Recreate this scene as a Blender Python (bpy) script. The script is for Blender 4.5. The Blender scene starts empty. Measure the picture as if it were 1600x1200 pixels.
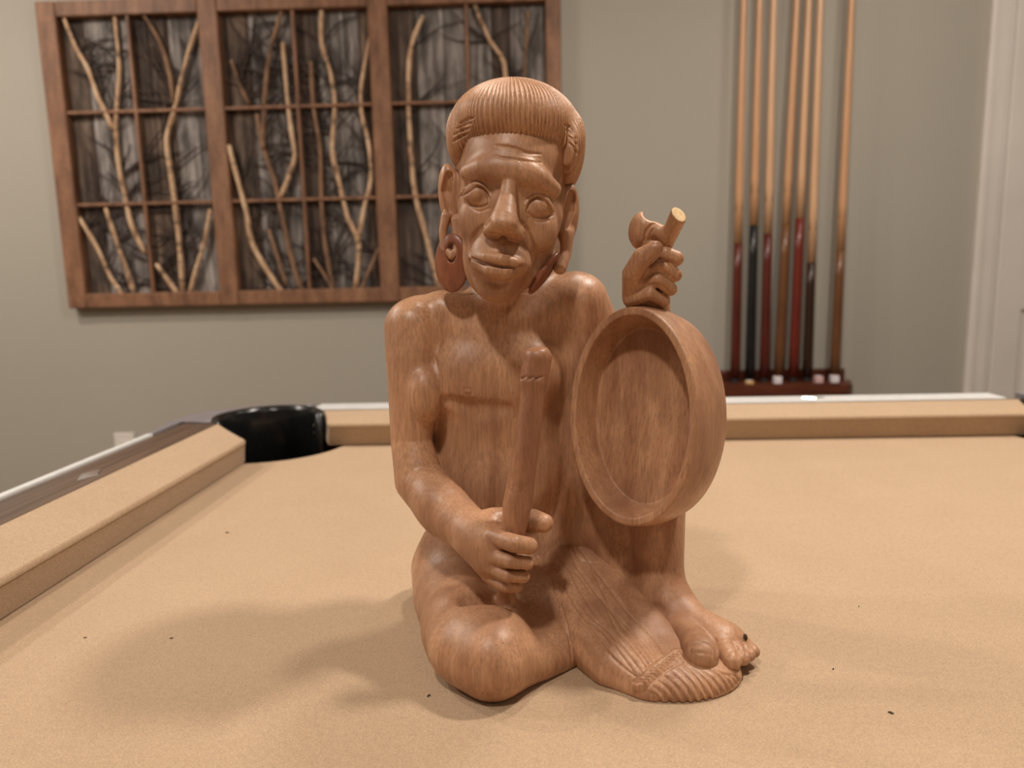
import bpy, bmesh, math, random
import numpy as np
from mathutils import Vector, Matrix

random.seed(7)
rng = np.random.default_rng(7)
scene = bpy.context.scene
COL = scene.collection

# ------------------------------------------------------------------ camera
CAM_H, PITCH, ROLL, YAW, FPX = 0.26, math.radians(8.5), math.radians(1.24), math.radians(1.75), 1109.0
_F = np.array([-math.sin(YAW) * math.cos(PITCH), math.cos(YAW) * math.cos(PITCH), -math.sin(PITCH)])
_R0 = np.array([math.cos(YAW), math.sin(YAW), 0.0])
_U0 = np.cross(_R0, _F)
_R = math.cos(ROLL) * _R0 - math.sin(ROLL) * _U0
_U = math.sin(ROLL) * _R0 + math.cos(ROLL) * _U0
_C = np.array([0.0, 0.0, CAM_H])
cd = bpy.data.cameras.new('camera')
cd.sensor_width = 36.0
cd.lens = FPX / 1600.0 * 36.0
cd.clip_start = 0.02
cd.dof.use_dof = True
cd.dof.focus_distance = 0.47
cd.dof.aperture_fstop = 6.5
cam = bpy.data.objects.new('camera', cd)
COL.objects.link(cam)
cam.matrix_world = Matrix(((_R[0], _U[0], -_F[0], _C[0]), (_R[1], _U[1], -_F[1], _C[1]),
                           (_R[2], _U[2], -_F[2], _C[2]), (0, 0, 0, 1)))
scene.camera = cam

# ------------------------------------------------------------------ world, exposure
w = bpy.data.worlds.new('world')
scene.world = w
w.use_nodes = True
w.node_tree.nodes['Background'].inputs[0].default_value = (1.0, 0.92, 0.82, 1)
w.node_tree.nodes['Background'].inputs[1].default_value = 0.05
vs = scene.view_settings
vs.view_transform = 'Standard'
vs.look = 'None'
vs.gamma = 1.0
vs.use_curve_mapping = False
vs.exposure = -0.14
CEIL_Z, FLOOR_Z, WALL_Y = 1.65, -0.78, 2.30
LAMP_COL = (1.0, 0.91, 0.80)
# recessed ceiling lamps: x, y, watts
LAMPS = [(0.82, 0.74, 24.5), (0.28, 1.00, 10), (-2.2, 0.75, 28), (-1.65, 1.35, 20), (1.15, 1.62, 4),
         (-0.30, -0.40, 17), (0.95, -1.1, 4), (-3.4, -0.2, 13)]

# ------------------------------------------------------------------ helpers
def ray(px, py):
    return _F + _R * (px - 800.0) / FPX - _U * (py - 600.0) / FPX
def atY(px, py, Y):
    d = ray(px, py)
    return _C + d * (Y / d[1])
def atz(px, py, z):
    d = ray(px, py)
    return _C + d * ((z - CAM_H) / d[2])

def link(name, me, mat=None, parent=None, smooth=False):
    o = bpy.data.objects.new(name, me)
    COL.objects.link(o)
    if mat is not None and not me.materials:
        me.materials.append(mat)
    if parent is not None:
        o.parent = parent
    if smooth:
        me.polygons.foreach_set('use_smooth', [True] * len(me.polygons))
    return o
def empty(name, loc=(0, 0, 0)):
    o = bpy.data.objects.new(name, None)
    o.location = loc
    o.empty_display_size = 0.02
    COL.objects.link(o)
    return o
def tag(o, label=None, cat=None, group=None, kind=None):
    if label: o['label'] = label
    if cat: o['category'] = cat
    if group: o['group'] = group
    if kind: o['kind'] = kind
    return o
def pm(verts, faces, name='mesh'):
    me = bpy.data.meshes.new(name)
    me.from_pydata([tuple(v) for v in verts], [], faces)
    me.update()
    return me
def bm_mesh(bm, name='mesh'):
    bmesh.ops.recalc_face_normals(bm, faces=bm.faces[:])
    me = bpy.data.meshes.new(name)
    bm.to_mesh(me)
    bm.free()
    return me
def box_mesh(x0, x1, y0, y1, z0, z1, bev=0.0, seg=2):
    bm = bmesh.new()
    v = [bm.verts.new(c) for c in ((x0, y0, z0), (x1, y0, z0), (x1, y1, z0), (x0, y1, z0),
                                   (x0, y0, z1), (x1, y0, z1), (x1, y1, z1), (x0, y1, z1))]
    for f in ((0, 3, 2, 1), (4, 5, 6, 7), (0, 1, 5, 4), (1, 2, 6, 5), (2, 3, 7, 6), (3, 0, 4, 7)):
        bm.faces.new([v[i] for i in f])
    if bev > 0:
        bmesh.ops.bevel(bm, geom=bm.edges[:], offset=bev, segments=seg, affect='EDGES', profile=0.5)
    return bm_mesh(bm)
def prism_mesh(poly, z0, z1, bev=0.0, seg=3):
    """poly: (x, y) outline extruded from z0 to z1, top edge bevelled."""
    bm = bmesh.new()
    b = [bm.verts.new((p[0], p[1], z0)) for p in poly]
    t = [bm.verts.new((p[0], p[1], z1)) for p in poly]
    n = len(poly)
    bm.faces.new(b[::-1])
    tf = bm.faces.new(t)
    for i in range(n):
        bm.faces.new((b[i], b[(i + 1) % n], t[(i + 1) % n], t[i]))
    if bev > 0:
        bmesh.ops.bevel(bm, geom=list(tf.edges), offset=bev, segments=seg, affect='EDGES', profile=0.5)
    return bm_mesh(bm)
def sweep_mesh(profile, a, b):
    """profile: list of (u, w) in the plane (horizontal normal, z); swept straight from a to b."""
    a, b = Vector(a), Vector(b)
    d = (b - a).normalized()
    n = Vector((d.y, -d.x, 0))
    vs_, fs = [], []
    k = len(profile)
    for q in (a, b):
        for u, w_ in profile:
            p = q + n * u
            vs_.append((p.x, p.y, q.z + w_))
    for i in range(k):
        j = (i + 1) % k
        fs.append((i, j, k + j, k + i))
    fs.append(tuple(range(k))[::-1])
    fs.append(tuple(range(k, 2 * k)))
    me = pm(vs_, fs)
    bm = bmesh.new(); bm.from_mesh(me)
    return bm_mesh(bm)
def tube_verts(pts, radii, n=8, cap=True):
    """round tube along pts; returns verts, faces."""
    pts = [Vector(p) for p in pts]
    V, Fc = [], []
    up = Vector((0.31, 0.92, 0.23))
    for i, p in enumerate(pts):
        t = (pts[min(i + 1, len(pts) - 1)] - pts[max(i - 1, 0)]).normalized()
        u = t.cross(up).normalized()
        v = t.cross(u)
        for k in range(n):
            a = 2 * math.pi * k / n
            V.append(tuple(p + (u * math.cos(a) + v * math.sin(a)) * radii[i]))
    for i in range(len(pts) - 1):
        for k in range(n):
            Fc.append((i * n + k, i * n + (k + 1) % n, (i + 1) * n + (k + 1) % n, (i + 1) * n + k))
    if cap:
        Fc.append(tuple(range(n))[::-1])
        m = (len(pts) - 1) * n
        Fc.append(tuple(range(m, m + n)))
    return V, Fc
def tube_mesh(pts, radii, n=8):
    return pm(*tube_verts(pts, radii, n))
def lathe_mesh(prof, n=24, axis=Vector((0, 0, 1)), loc=Vector((0, 0, 0))):
    """prof: (radius, height); closed solid of revolution about axis."""
    axis = Vector(axis).normalized(); loc = Vector(loc)
    q = Vector((0, 0, 1)).rotation_difference(axis)
    V, Fc = [], []
    for r_, h_ in prof:
        for k in range(n):
            a = 2 * math.pi * k / n
            V.append(tuple(loc + q @ Vector((r_ * math.cos(a), r_ * math.sin(a), h_))))
    for i in range(len(prof) - 1):
        for k in range(n):
            Fc.append((i * n + k, i * n + (k + 1) % n, (i + 1) * n + (k + 1) % n, (i + 1) * n + k))
    Fc.append(tuple(range(n))[::-1])
    m = (len(prof) - 1) * n
    Fc.append(tuple(range(m, m + n)))
    return pm(V, Fc)

# ------------------------------------------------------------------ materials
def srgb(r, g, b):
    def l(c):
        c /= 255.0
        return c / 12.92 if c <= 0.04045 else ((c + 0.055) / 1.055) ** 2.4
    return (l(r), l(g), l(b), 1.0)
class NT:
    def __init__(self, name):
        self.m = bpy.data.materials.new(name)
        self.m.use_nodes = True
        self.t = self.m.node_tree
        self.b = self.t.nodes['Principled BSDF']
    def n(self, typ, **kw):
        nd = self.t.nodes.new(typ)
        for k, v in kw.items():
            if k.startswith('i_'):
                nd.inputs[k[2:].replace('_', ' ')].default_value = v
            else:
                setattr(nd, k, v)
        return nd
    def l(self, a, b):
        self.t.links.new(a, b)
    def coord(self, scale=(1, 1, 1), rot=(0, 0, 0), kind='Object'):
        tc = self.n('ShaderNodeTexCoord')
        mp = self.n('ShaderNodeMapping')
        mp.inputs['Scale'].default_value = scale
        mp.inputs['Rotation'].default_value = rot
        self.l(tc.outputs[kind], mp.inputs[0])
        return mp.outputs[0]
    def noise(self, vec, scale=5.0, detail=3.0, rough=0.5, dist=0.0):
        nd = self.n('ShaderNodeTexNoise')
        nd.inputs['Scale'].default_value = scale
        nd.inputs['Detail'].default_value = detail
        nd.inputs['Roughness'].default_value = rough
        nd.inputs['Distortion'].default_value = dist
        self.l(vec, nd.inputs['Vector'])
        return nd.outputs['Fac']
    def ramp(self, fac, stops):
        nd = self.n('ShaderNodeValToRGB')
        e = nd.color_ramp.elements
        while len(e) < len(stops):
            e.new(0.5)
        for i, (p, c) in enumerate(stops):
            e[i].position = p
            e[i].color = c
        self.l(fac, nd.inputs[0])
        return nd.outputs[0]
    def mix(self, a, b, fac, mode='MIX'):
        nd = self.n('ShaderNodeMix', data_type='RGBA', blend_type=mode)
        for s, v in ((nd.inputs[6], a), (nd.inputs[7], b), (nd.inputs[0], fac)):
            if hasattr(v, 'links'):
                self.l(v, s)
            else:
                s.default_value = v
        return nd.outputs[2]
    def bump(self, h, strength=0.3, dist=0.001, prev=None):
        nd = self.n('ShaderNodeBump')
        nd.inputs['Strength'].default_value = strength
        nd.inputs['Distance'].default_value = dist
        self.l(h, nd.inputs['Height'])
        if prev is not None:
            self.l(prev, nd.inputs['Normal'])
        return nd.outputs[0]
    def done(self, color=None, rough=0.5, metal=0.0, normal=None, spec=None, coat=0.0, sheen=0.0):
        for s, v in (('Base Color', color), ('Roughness', rough), ('Metallic', metal), ('Normal', normal),
                     ('Specular IOR Level', spec)):
            if v is None:
                continue
            if hasattr(v, 'links'):
                self.l(v, self.b.inputs[s])
            else:
                self.b.inputs[s].default_value = v
        if coat:
            self.b.inputs['Coat Weight'].default_value = coat
            self.b.inputs['Coat Roughness'].default_value = 0.25
        if sheen:
            self.b.inputs['Sheen Weight'].default_value = sheen
        return self.m
def g(v):
    return (v, v, v, 1)

def carved_wood(name, light, mid, dark, rough=0.405, grain=1.0):
    t = NT(name)
    fib = t.noise(t.coord((560, 560, 40)), 1.0, 4, 0.65)
    pore = t.noise(t.coord((1000, 1000, 110)), 1.0, 2, 0.5)
    ring = t.noise(t.coord((46, 30, 5)), 1.0, 3, 0.5, 0.6)
    blot = t.noise(t.coord((22, 22, 12)), 1.0, 3, 0.55)
    c = t.ramp(ring, [(0.28, mid), (0.50, light), (0.70, mid)])
    fd = t.ramp(fib, [(0.36, g(0.62)), (0.60, g(1.14))])
    c = t.mix(c, fd, 0.55 * grain, 'MULTIPLY')
    pd = t.ramp(pore, [(0.32, g(0.50)), (0.45, g(1.0))])
    c = t.mix(c, pd, 0.45 * grain, 'MULTIPLY')
    bd = t.ramp(blot, [(0.40, (0, 0, 0, 1)), (0.72, (0.75, 0.75, 0.75, 1))])
    c = t.mix(c, dark, bd)
    nrm = t.bump(fib, 0.20, 0.0006)
    nrm = t.bump(t.noise(t.coord((160, 160, 110)), 1.0, 2, 0.5), 0.16, 0.0014, nrm)
    ro = t.ramp(blot, [(0.3, g(rough - 0.07)), (0.7, g(rough + 0.10))])
    return t.done(c, ro, 0, nrm, 0.5)
M = {}
M['wood'] = carved_wood('statue_wood', srgb(200, 153, 118), srgb(175, 127, 95), srgb(146, 104, 78))
M['hairwood'] = carved_wood('hair_wood', srgb(204, 158, 122), srgb(182, 134, 100), srgb(156, 112, 83), 0.42)
M['drumwood'] = carved_wood('drum_wood', srgb(196, 150, 115), srgb(168, 121, 90), srgb(136, 93, 69))
M['malletwood'] = carved_wood('mallet_wood', srgb(174, 124, 92), srgb(152, 104, 75), srgb(130, 87, 64))
M['redwood'] = carved_wood('earring_wood', srgb(152, 96, 70), srgb(130, 76, 54), srgb(102, 56, 40), 0.32)
M['palewood'] = carved_wood('cut_wood', srgb(232, 200, 150), srgb(214, 178, 128), srgb(190, 150, 105), 0.6)

t = NT('felt')
v1 = t.coord()
n1 = t.noise(v1, 900, 3, 0.7); n2 = t.noise(v1, 9, 4, 0.6); n3 = t.noise(v1, 260, 2, 0.6)
c = t.ramp(n2, [(0.3, srgb(180, 153, 125)), (0.7, srgb(185, 158, 130))])
c = t.mix(c, t.ramp(n1, [(0.32, g(0.66)), (0.66, g(1.20))]), 0.75, 'MULTIPLY')
c = t.mix(c, t.ramp(n3, [(0.30, g(0.80)), (0.60, g(1.05))]), 0.35, 'MULTIPLY')
M['felt'] = t.done(c, 0.95, 0, t.bump(n1, 0.35, 0.0008), 0.15, sheen=0.15)

t = NT('wall_paint')
c = t.ramp(t.noise(t.coord(), 1.2, 2), [(0.3, srgb(164, 158, 148)), (0.7, srgb(168, 162, 152))])
M['wall'] = t.done(c, 0.8, 0, t.bump(t.noise(t.coord(), 350, 2), 0.08, 0.001), 0.25)
t = NT('ceiling_paint'); M['ceil'] = t.done(t.ramp(t.noise(t.coord(), 40, 3), [(0.3, g(0.74)), (0.7, g(0.80))]), 0.9)
t = NT('carpet'); M['floor'] = t.done(t.ramp(t.noise(t.coord(), 150, 4, 0.7), [(0.3, srgb(120, 100, 80)), (0.7, srgb(160, 138, 112))]), 0.95)
t = NT('white_trim'); M['white'] = t.done(t.ramp(t.noise(t.coord(), 6, 2), [(0.3, srgb(214, 206, 200)), (0.7, srgb(222, 214, 208))]), 0.45)
t = NT('frame_wood')
nf = t.noise(t.coord((30, 30, 8)), 1.0, 4, 0.6)
c = t.ramp(nf, [(0.3, srgb(98, 65, 46)), (0.52, srgb(132, 92, 66)), (0.7, srgb(150, 108, 80))])
c = t.mix(c, t.ramp(t.noise(t.coord(), 90, 3, 0.7), [(0.35, g(0.75)), (0.6, g(1.05))]), 0.6, 'MULTIPLY')
M['frame'] = t.done(c, 0.6, 0, t.bump(nf, 0.3, 0.002))
def barn(name, a, b, c3):
    t = NT(name)
    n_ = t.noise(t.coord((55, 55, 3.0)), 1.0, 5, 0.65)
    n2_ = t.noise(t.coord((14, 14, 6.0)), 1.0, 4, 0.6)
    c = t.ramp(n_, [(0.30, a), (0.5, b), (0.72, c3)])
    c = t.mix(c, t.ramp(n2_, [(0.38, g(0.30)), (0.60, g(1.25))]), 0.9, 'MULTIPLY')
    return t.done(c, 0.85, 0, t.bump(n_, 0.5, 0.003))
M['barn'] = [barn('barn_board_brown', srgb(44, 33, 27), srgb(84, 66, 54), srgb(130, 112, 98)),
             barn('barn_board_grey', srgb(66, 58, 54), srgb(120, 112, 108), srgb(176, 168, 164)),
             barn('barn_board_dark', srgb(44, 34, 30), srgb(72, 58, 50), srgb(104, 88, 76))]
t = NT('pale_bark')
n_ = t.noise(t.coord((40, 40, 14)), 1.0, 4, 0.65)
kn = t.ramp(t.noise(t.coord((6, 6, 55)), 1.0, 2, 0.5), [(0.30, g(0.35)), (0.40, g(1.0))])
M['bark'] = t.done(t.mix(t.ramp(n_, [(0.34, srgb(100, 72, 54)), (0.46, srgb(184, 148, 116)), (0.72, srgb(222, 192, 160))]), kn, 0.9, 'MULTIPLY'), 0.75, 0, t.bump(n_, 0.4, 0.002))
t = NT('brown_bark')
M['bark2'] = t.done(t.ramp(t.noise(t.coord((40, 40, 14)), 1.0, 4, 0.65), [(0.30, srgb(66, 46, 34)), (0.5, srgb(128, 96, 72)), (0.75, srgb(160, 126, 98))]), 0.8)
t = NT('twig_bark'); M['twig'] = t.done(t.ramp(t.noise(t.coord(), 30, 3), [(0.3, srgb(36, 26, 24)), (0.7, srgb(66, 50, 44))]), 0.85)
t = NT('rail_laminate')
n_ = t.noise(t.coord((130, 4, 130)), 1.0, 5, 0.65)
M['rail'] = t.done(t.ramp(n_, [(0.3, srgb(70, 54, 44)), (0.55, srgb(98, 78, 64)), (0.75, srgb(118, 96, 82))]), 0.38, 0, t.bump(n_, 0.1, 0.0005))
t = NT('silver_trim_and_glare'); M['silver'] = t.done(t.ramp(t.noise(t.coord(), 60, 2), [(0.3, g(0.76)), (0.7, g(0.84))]), 0.35, 0.25)
t = NT('grey_casting'); M['casting'] = t.done(t.ramp(t.noise(t.coord(), 80, 2), [(0.3, srgb(140, 134, 138)), (0.7, srgb(152, 146, 150))]), 0.35, 0.3)
t = NT('black_plastic'); M['black'] = t.done(t.ramp(t.noise(t.coord(), 200, 2), [(0.3, g(0.006)), (0.7, g(0.012))]), 0.22)
t = NT('chrome_sight'); M['chrome'] = t.done(t.ramp(t.noise(t.coord(), 90, 2), [(0.3, g(0.75)), (0.7, g(0.9))]), 0.18, 0.9)
t = NT('mahogany')
n_ = t.noise(t.coord((9, 60, 60)), 1.0, 4, 0.6)
M['mahog'] = t.done(t.ramp(n_, [(0.3, srgb(66, 32, 22)), (0.7, srgb(104, 56, 38))]), 0.32)
def plain(name, a, b, rough=0.4, sc=(40, 40, 6), metal=0.0):
    t = NT(name)
    return t.done(t.ramp(t.noise(t.coord(sc), 1.0, 3), [(0.3, a), (0.7, b)]), rough, metal)
M['maple'] = plain('cue_maple', srgb(198, 156, 120), srgb(214, 174, 138), 0.3)
M['maple2'] = plain('cue_maple_amber', srgb(188, 142, 104), srgb(204, 158, 120), 0.3)
M['rosewood'] = plain('cue_rosewood', srgb(76, 28, 20), srgb(98, 40, 28), 0.3)
M['cueblack'] = plain('cue_black', g(0.008), g(0.016), 0.3)
M['cuered'] = plain('cue_red', srgb(98, 34, 26), srgb(118, 44, 32), 0.3)
M['cuebrown'] = plain('cue_brown', srgb(96, 60, 36), srgb(118, 78, 48), 0.3)
M['cuedark'] = plain('cue_dark_brown', srgb(44, 26, 18), srgb(58, 36, 24), 0.3)
M['rubber'] = plain('bumper_rubber', g(0.02), g(0.03), 0.8)
M['chalkwhite'] = plain('chalk_white', srgb(214, 208, 214), srgb(230, 224, 228), 0.9)
M['chalkpink'] = plain('chalk_pink', srgb(196, 160, 162), srgb(212, 178, 178), 0.9)
M['chalktan'] = plain('chalk_tan', srgb(196, 154, 98), srgb(212, 172, 116), 0.9)
M['lint'] = plain('dark_lint', srgb(58, 44, 32), srgb(80, 62, 46), 0.9)
t = NT('lamp_lens')
t.b.inputs['Emission Color'].default_value = (*LAMP_COL, 1); t.b.inputs['Emission Strength'].default_value = 6.0
M['lens'] = t.done(t.ramp(t.noise(t.coord(), 50, 2), [(0.3, g(0.8)), (0.7, g(0.85))]), 0.5)

# ------------------------------------------------------------------ room
X0, X1, Y0, Y1 = -4.2, 3.4, -3.2, WALL_Y
def wallbox(name, *a):
    return tag(link(name, box_mesh(*a), M['wall']), kind='structure')
tag(link('floor', box_mesh(X0, X1, Y0, Y1, FLOOR_Z - 0.1, FLOOR_Z), M['floor']), kind='structure')
tag(link('ceiling', box_mesh(X0, X1, Y0, Y1, CEIL_Z, CEIL_Z + 0.1), M['ceil']), kind='structure')
wallbox('wall_back', X0, X1, Y1, Y1 + 0.12, FLOOR_Z, CEIL_Z)
wallbox('wall_front', X0, X1, Y0 - 0.12, Y0, FLOOR_Z, CEIL_Z)
wallbox('wall_left', X0 - 0.12, X0, Y0, Y1, FLOOR_Z, CEIL_Z)
wallbox('wall_right', X1, X1 + 0.12, Y0, Y1, FLOOR_Z, CEIL_Z)
bb = link('baseboard_back', box_mesh(X0, 1.37, Y1 - 0.014, Y1, FLOOR_Z, FLOOR_Z + 0.11, 0.004), M['white'])
tag(bb, kind='structure')

# ceiling lamps
for i, (lx, ly, watt) in enumerate(LAMPS):
    e = tag(empty('ceiling_light', (lx, ly, CEIL_Z)), 'round white recessed ceiling light with a glowing lens', 'ceiling light', 'recessed ceiling lights')
    ring = [(0.062, 0.0), (0.095, 0.0), (0.095, -0.006), (0.066, -0.010), (0.062, -0.004)]
    V, Fc = [], []
    n = 32
    for r_, h_ in ring:
        for k in range(n):
            a = 2 * math.pi * k / n
            V.append((r_ * math.cos(a), r_ * math.sin(a), h_))
    for a_ in range(5):
        b_ = (a_ + 1) % 5
        for k in range(n):
            Fc.append((a_ * n + k, a_ * n + (k + 1) % n, b_ * n + (k + 1) % n, b_ * n + k))
    link('trim_ring', pm(V, Fc), M['white'], e)
    link('lens', lathe_mesh([(0.06, -0.004), (0.062, 0.0)], 32), M['lens'], e)
    ld = bpy.data.lights.new('downlight', 'AREA')
    ld.shape = 'DISK'; ld.size = 0.15; ld.energy = watt; ld.color = LAMP_COL
    lo = bpy.data.objects.new('downlight', ld)
    lo.location = (0, 0, -0.014)
    lo.parent = e
    COL.objects.link(lo)

# door on the right of the back wall
d = tag(empty('door_1', (1.38, WALL_Y, FLOOR_Z)), kind='structure')
DW, DH = 0.80, 2.03
link('casing', box_mesh(0.0, 0.022, -0.022, 0, 0, DH + 0.08, 0.004), M['white'], d)
link('casing', box_mesh(0.022, 0.062, -0.016, 0, 0, DH + 0.08, 0.004), M['white'], d)
link('casing', box_mesh(0.062, 0.075, -0.012, 0, 0, DH + 0.08, 0.003), M['white'], d)
link('casing', box_mesh(0.075 + DW, 0.15 + DW, -0.02, 0, 0, DH + 0.08, 0.004), M['white'], d)
link('casing', box_mesh(-0.001, 0.151 + DW, -0.024, -0.0005, DH, DH + 0.081, 0.004), M['white'], d)
link('slab', box_mesh(0.075, 0.075 + DW, -0.004, 0.0, 0, DH), M['white'], d)
st = 0.085
rails_z = [(0.0, 0.20), (0.905, 1.075), (1.60, 1.70), (1.94, DH)]
for (xa, xb) in ((0.077, 0.075 + st), (0.075 + DW / 2 - 0.05, 0.075 + DW / 2 + 0.05), (0.073 + DW - st, 0.073 + DW)):
    link('door_stile', box_mesh(xa, xb, -0.013, -0.003, 0.001, DH - 0.001, 0.003), M['white'], d)
for za, zb in rails_z:
    link('door_rail', box_mesh(0.079, 0.071 + DW, -0.0128, -0.003, za + 0.001, zb - 0.001, 0.003), M['white'], d)
for (xa, xb) in ((0.075 + st, 0.075 + DW / 2 - 0.05), (0.075 + DW / 2 + 0.05, 0.073 + DW - st)):
    for (za, zb) in ((0.20, 0.905), (1.075, 1.60), (1.70, 1.94)):
        link('door_panel', box_mesh(xa + 0.022, xb - 0.022, -0.0115, -0.003, za + 0.022, zb - 0.022, 0.006), M['white'], d)

# ------------------------------------------------------------------ wall outlet
oc = atY(196, 690, WALL_Y)
o = tag(empty('wall_outlet', (oc[0], WALL_Y, oc[2])), 'small white electrical outlet plate low on the wall', 'outlet')
link('cover_plate', box_mesh(-0.035, 0.035, -0.006, 0, -0.085, 0.03, 0.002), M['white'], o)
for dz in (-0.008, -0.047):
    s = link('socket', box_mesh(-0.017, 0.017, -0.0085, -0.0055, dz - 0.014, dz + 0.014, 0.001), M['white'], o)
    for dx in (-0.006, 0.006):
        link('slot', box_mesh(dx - 0.001, dx + 0.001, -0.0088, -0.008, dz - 0.004, dz + 0.005), M['black'], s)

# ------------------------------------------------------------------ framed branch art
def wp(px, py, off=0.03):
    return atY(px, py, WALL_Y - off)
FR = 0.036
fz0 = wp(107, 482, FR)[2]; fz1 = wp(60, 2, FR)[2]
fx0 = wp(107, 482, FR)[0]; fx1 = wp(876, 30, FR)[0]
art = tag(empty('wall_art', (0, 0, 0)), 'brown wooden triple window frame holding birch branches over weathered boards', 'wall art')
YF = WALL_Y - FR
sw = 0.060                                         # stile width
stx = [fx0, wp(345, 300, FR)[0] - sw / 2, wp(602, 300, FR)[0] - sw / 2, fx1 - sw * 0.75]
def fbox(name, x0, x1, z0, z1, y0, y1, bev=0.003, mat='frame', parent=art):
    return link(name, box_mesh(x0, x1, y0, y1, z0, z1, bev, 1), M[mat] if isinstance(mat, str) else mat, parent)
for i, x in enumerate(stx):
    fbox('stile', x, x + (sw if i < 3 else sw * 0.75), fz0, fz1, YF, WALL_Y - 0.001)
railh = 0.045
bays = []
for i in range(3):
    xa = stx[i] + sw; xb = stx[i + 1]
    bays.append((xa, xb))
    fbox('rail', xa, xb, fz0, fz0 + railh, YF + 0.0012, WALL_Y - 0.001)
    fbox('rail', xa, xb, fz1 - railh, fz1, YF + 0.0012, WALL_Y - 0.001)
    xm = (xa + xb) / 2
    fbox('muntin', xm - 0.005, xm + 0.005, fz0 + railh, fz1 - railh, YF + 0.004, YF + 0.020, 0.002)
    for fr in (1 / 3, 2 / 3):
        zc = fz0 + railh + (fz1 - fz0 - 2 * railh) * fr
        fbox('muntin', xa, xb, zc - 0.005, zc + 0.005, YF + 0.005, YF + 0.019, 0.002)
    x = xa
    k = 0
    while x < xb - 0.004:
        wd = random.uniform(0.055, 0.10)
        x2 = min(x + wd, xb)
        if xb - x2 < 0.03: x2 = xb
        dy = random.uniform(0, 0.003)
        fbox('board', x + 0.0012, x2 - 0.0012, fz0 + railh * 0.8, fz1 - railh * 0.8, WALL_Y - 0.008 - dy, WALL_Y - 0.001, 0.001,
             M['barn'][random.choice([0, 1, 1, 2, 2])])
        x = x2; k += 1
def c6(p): return (40 + p[0] / 2.4, p[1] / 2.4)
def c7(p): return (440 + p[0] / 2.4, p[1] / 2.4)
BR = [
 (c6, 4.2, 'bark', [(145, 70), (190, 180), (235, 260), (270, 360), (290, 400), (330, 490)]),
 (c6, 4.6, 'bark', [(335, 60), (352, 250), (343, 400), (340, 500), (350, 620), (375, 740), (400, 850), (450, 950)]),
 (c6, 3.8, 'bark2', [(445, 60), (500, 150), (540, 270), (555, 390)]),
 (c6, 4.8, 'bark', [(650, 80), (610, 200), (580, 320), (565, 390), (540, 480), (530, 540), (550, 680), (565, 800), (580, 940), (590, 1100)]),
 (c6, 4.4, 'bark', [(200, 815), (270, 930), (320, 1040), (365, 1105)]),
 (c6, 4.6, 'bark', [(300, 780), (340, 900), (385, 1030), (410, 1105)]),
 (c6, 4.2, 'bark', [(490, 990), (530, 1045), (570, 1100)]),
 (c6, 4.2, 'bark', [(692, 785), (670, 910), (640, 1010), (615, 1105)]),
 (c6, 3.6, 'bark2', [(772, 225), (800, 310), (838, 390)]),
 (c6, 4.4, 'bark2', [(960, 45), (920, 180), (900, 330), (893, 480), (890, 560)]),
 (c6, 4.4, 'bark', [(965, 160), (980, 350), (995, 480), (1010, 580), (995, 640), (958, 740)]),
 (c6, 5.2, 'bark', [(762, 545), (800, 690), (830, 800), (850, 910), (910, 1020), (970, 1105)]),
 (c6, 5.0, 'bark2', [(868, 430), (890, 550), (935, 680), (960, 800), (990, 940), (1040, 1105)]),
 (c6, 3.6, 'bark2', [(912, 860), (950, 980), (978, 1070)]),
 (c7, 4.8, 'bark', [(150, 40), (150, 160), (185, 280), (200, 400), (190, 560), (215, 680), (250, 820), (290, 920), (275, 1100)]),
 (c7, 4.0, 'bark', [(335, 120), (300, 310), (300, 420), (330, 560), (335, 670), (310, 780), (285, 915)]),
 (c7, 4.2, 'bark2', [(110, 230), (120, 400), (145, 560), (150, 760), (165, 930), (200, 1100)]),
 (c7, 4.0, 'bark2', [(370, 920), (330, 1010), (295, 1100)]),
 (c7, 5.0, 'bark', [(530, 60), (485, 180), (475, 350), (485, 560), (500, 720), (540, 880), (580, 1040), (592, 1100)]),
 (c7, 4.8, 'bark', [(725, 20), (780, 150), (835, 240), (840, 420), (850, 700), (885, 900), (870, 1105)]),
 (c7, 4.4, 'bark', [(690, 560), (740, 800), (760, 950), (800, 1105)]),
 (c7, 4.0, 'bark2', [(960, 470), (935, 700), (915, 880), (930, 1105)]),
 (c7, 3.6, 'bark2', [(120, 970), (160, 1030), (200, 1100)]),
 (c7, 3.6, 'bark2', [(925, 40), (915, 200), (905, 420)]),
]
zlo, zhi = fz0 + railh * 0.6, fz1 - railh * 0.6
def smooth_poly(P, m=4):
    P = [np.array(p, float) for p in P]
    out = []
    for i in range(len(P) - 1):
        p0 = P[max(i - 1, 0)]; p1 = P[i]; p2 = P[i + 1]; p3 = P[min(i + 2, len(P) - 1)]
        for j in range(m):
            u = j / m
            out.append(0.5 * ((2 * p1) + (-p0 + p2) * u + (2 * p0 - 5 * p1 + 4 * p2 - p3) * u * u + (-p0 + 3 * p1 - 3 * p2 + p3) * u ** 3))
    out.append(P[-1])
    return out
starts = []
for cf, rp, mt, pts in BR:
    off = random.uniform(0.020, 0.026)
    q = [wp(*cf(p), off) for p in pts]
    for p in q:
        p[2] = min(max(p[2], zlo), zhi)
    q = smooth_poly(q, 3)
    rr = rp * 0.0017
    rad = [rr * (0.8 + 0.35 * (i / (len(q) - 1)) if q[0][2] > q[-1][2] else 1.1) * random.uniform(0.86, 1.12) for i in range(len(q))]
    rad = [min(r_, 0.0088) for r_ in rad]
    link('branch', tube_mesh(q, rad, 8), M[mt], art, True)
    starts += [q[i] for i in range(1, len(q), 2)]
V, Fc = [], []
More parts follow.
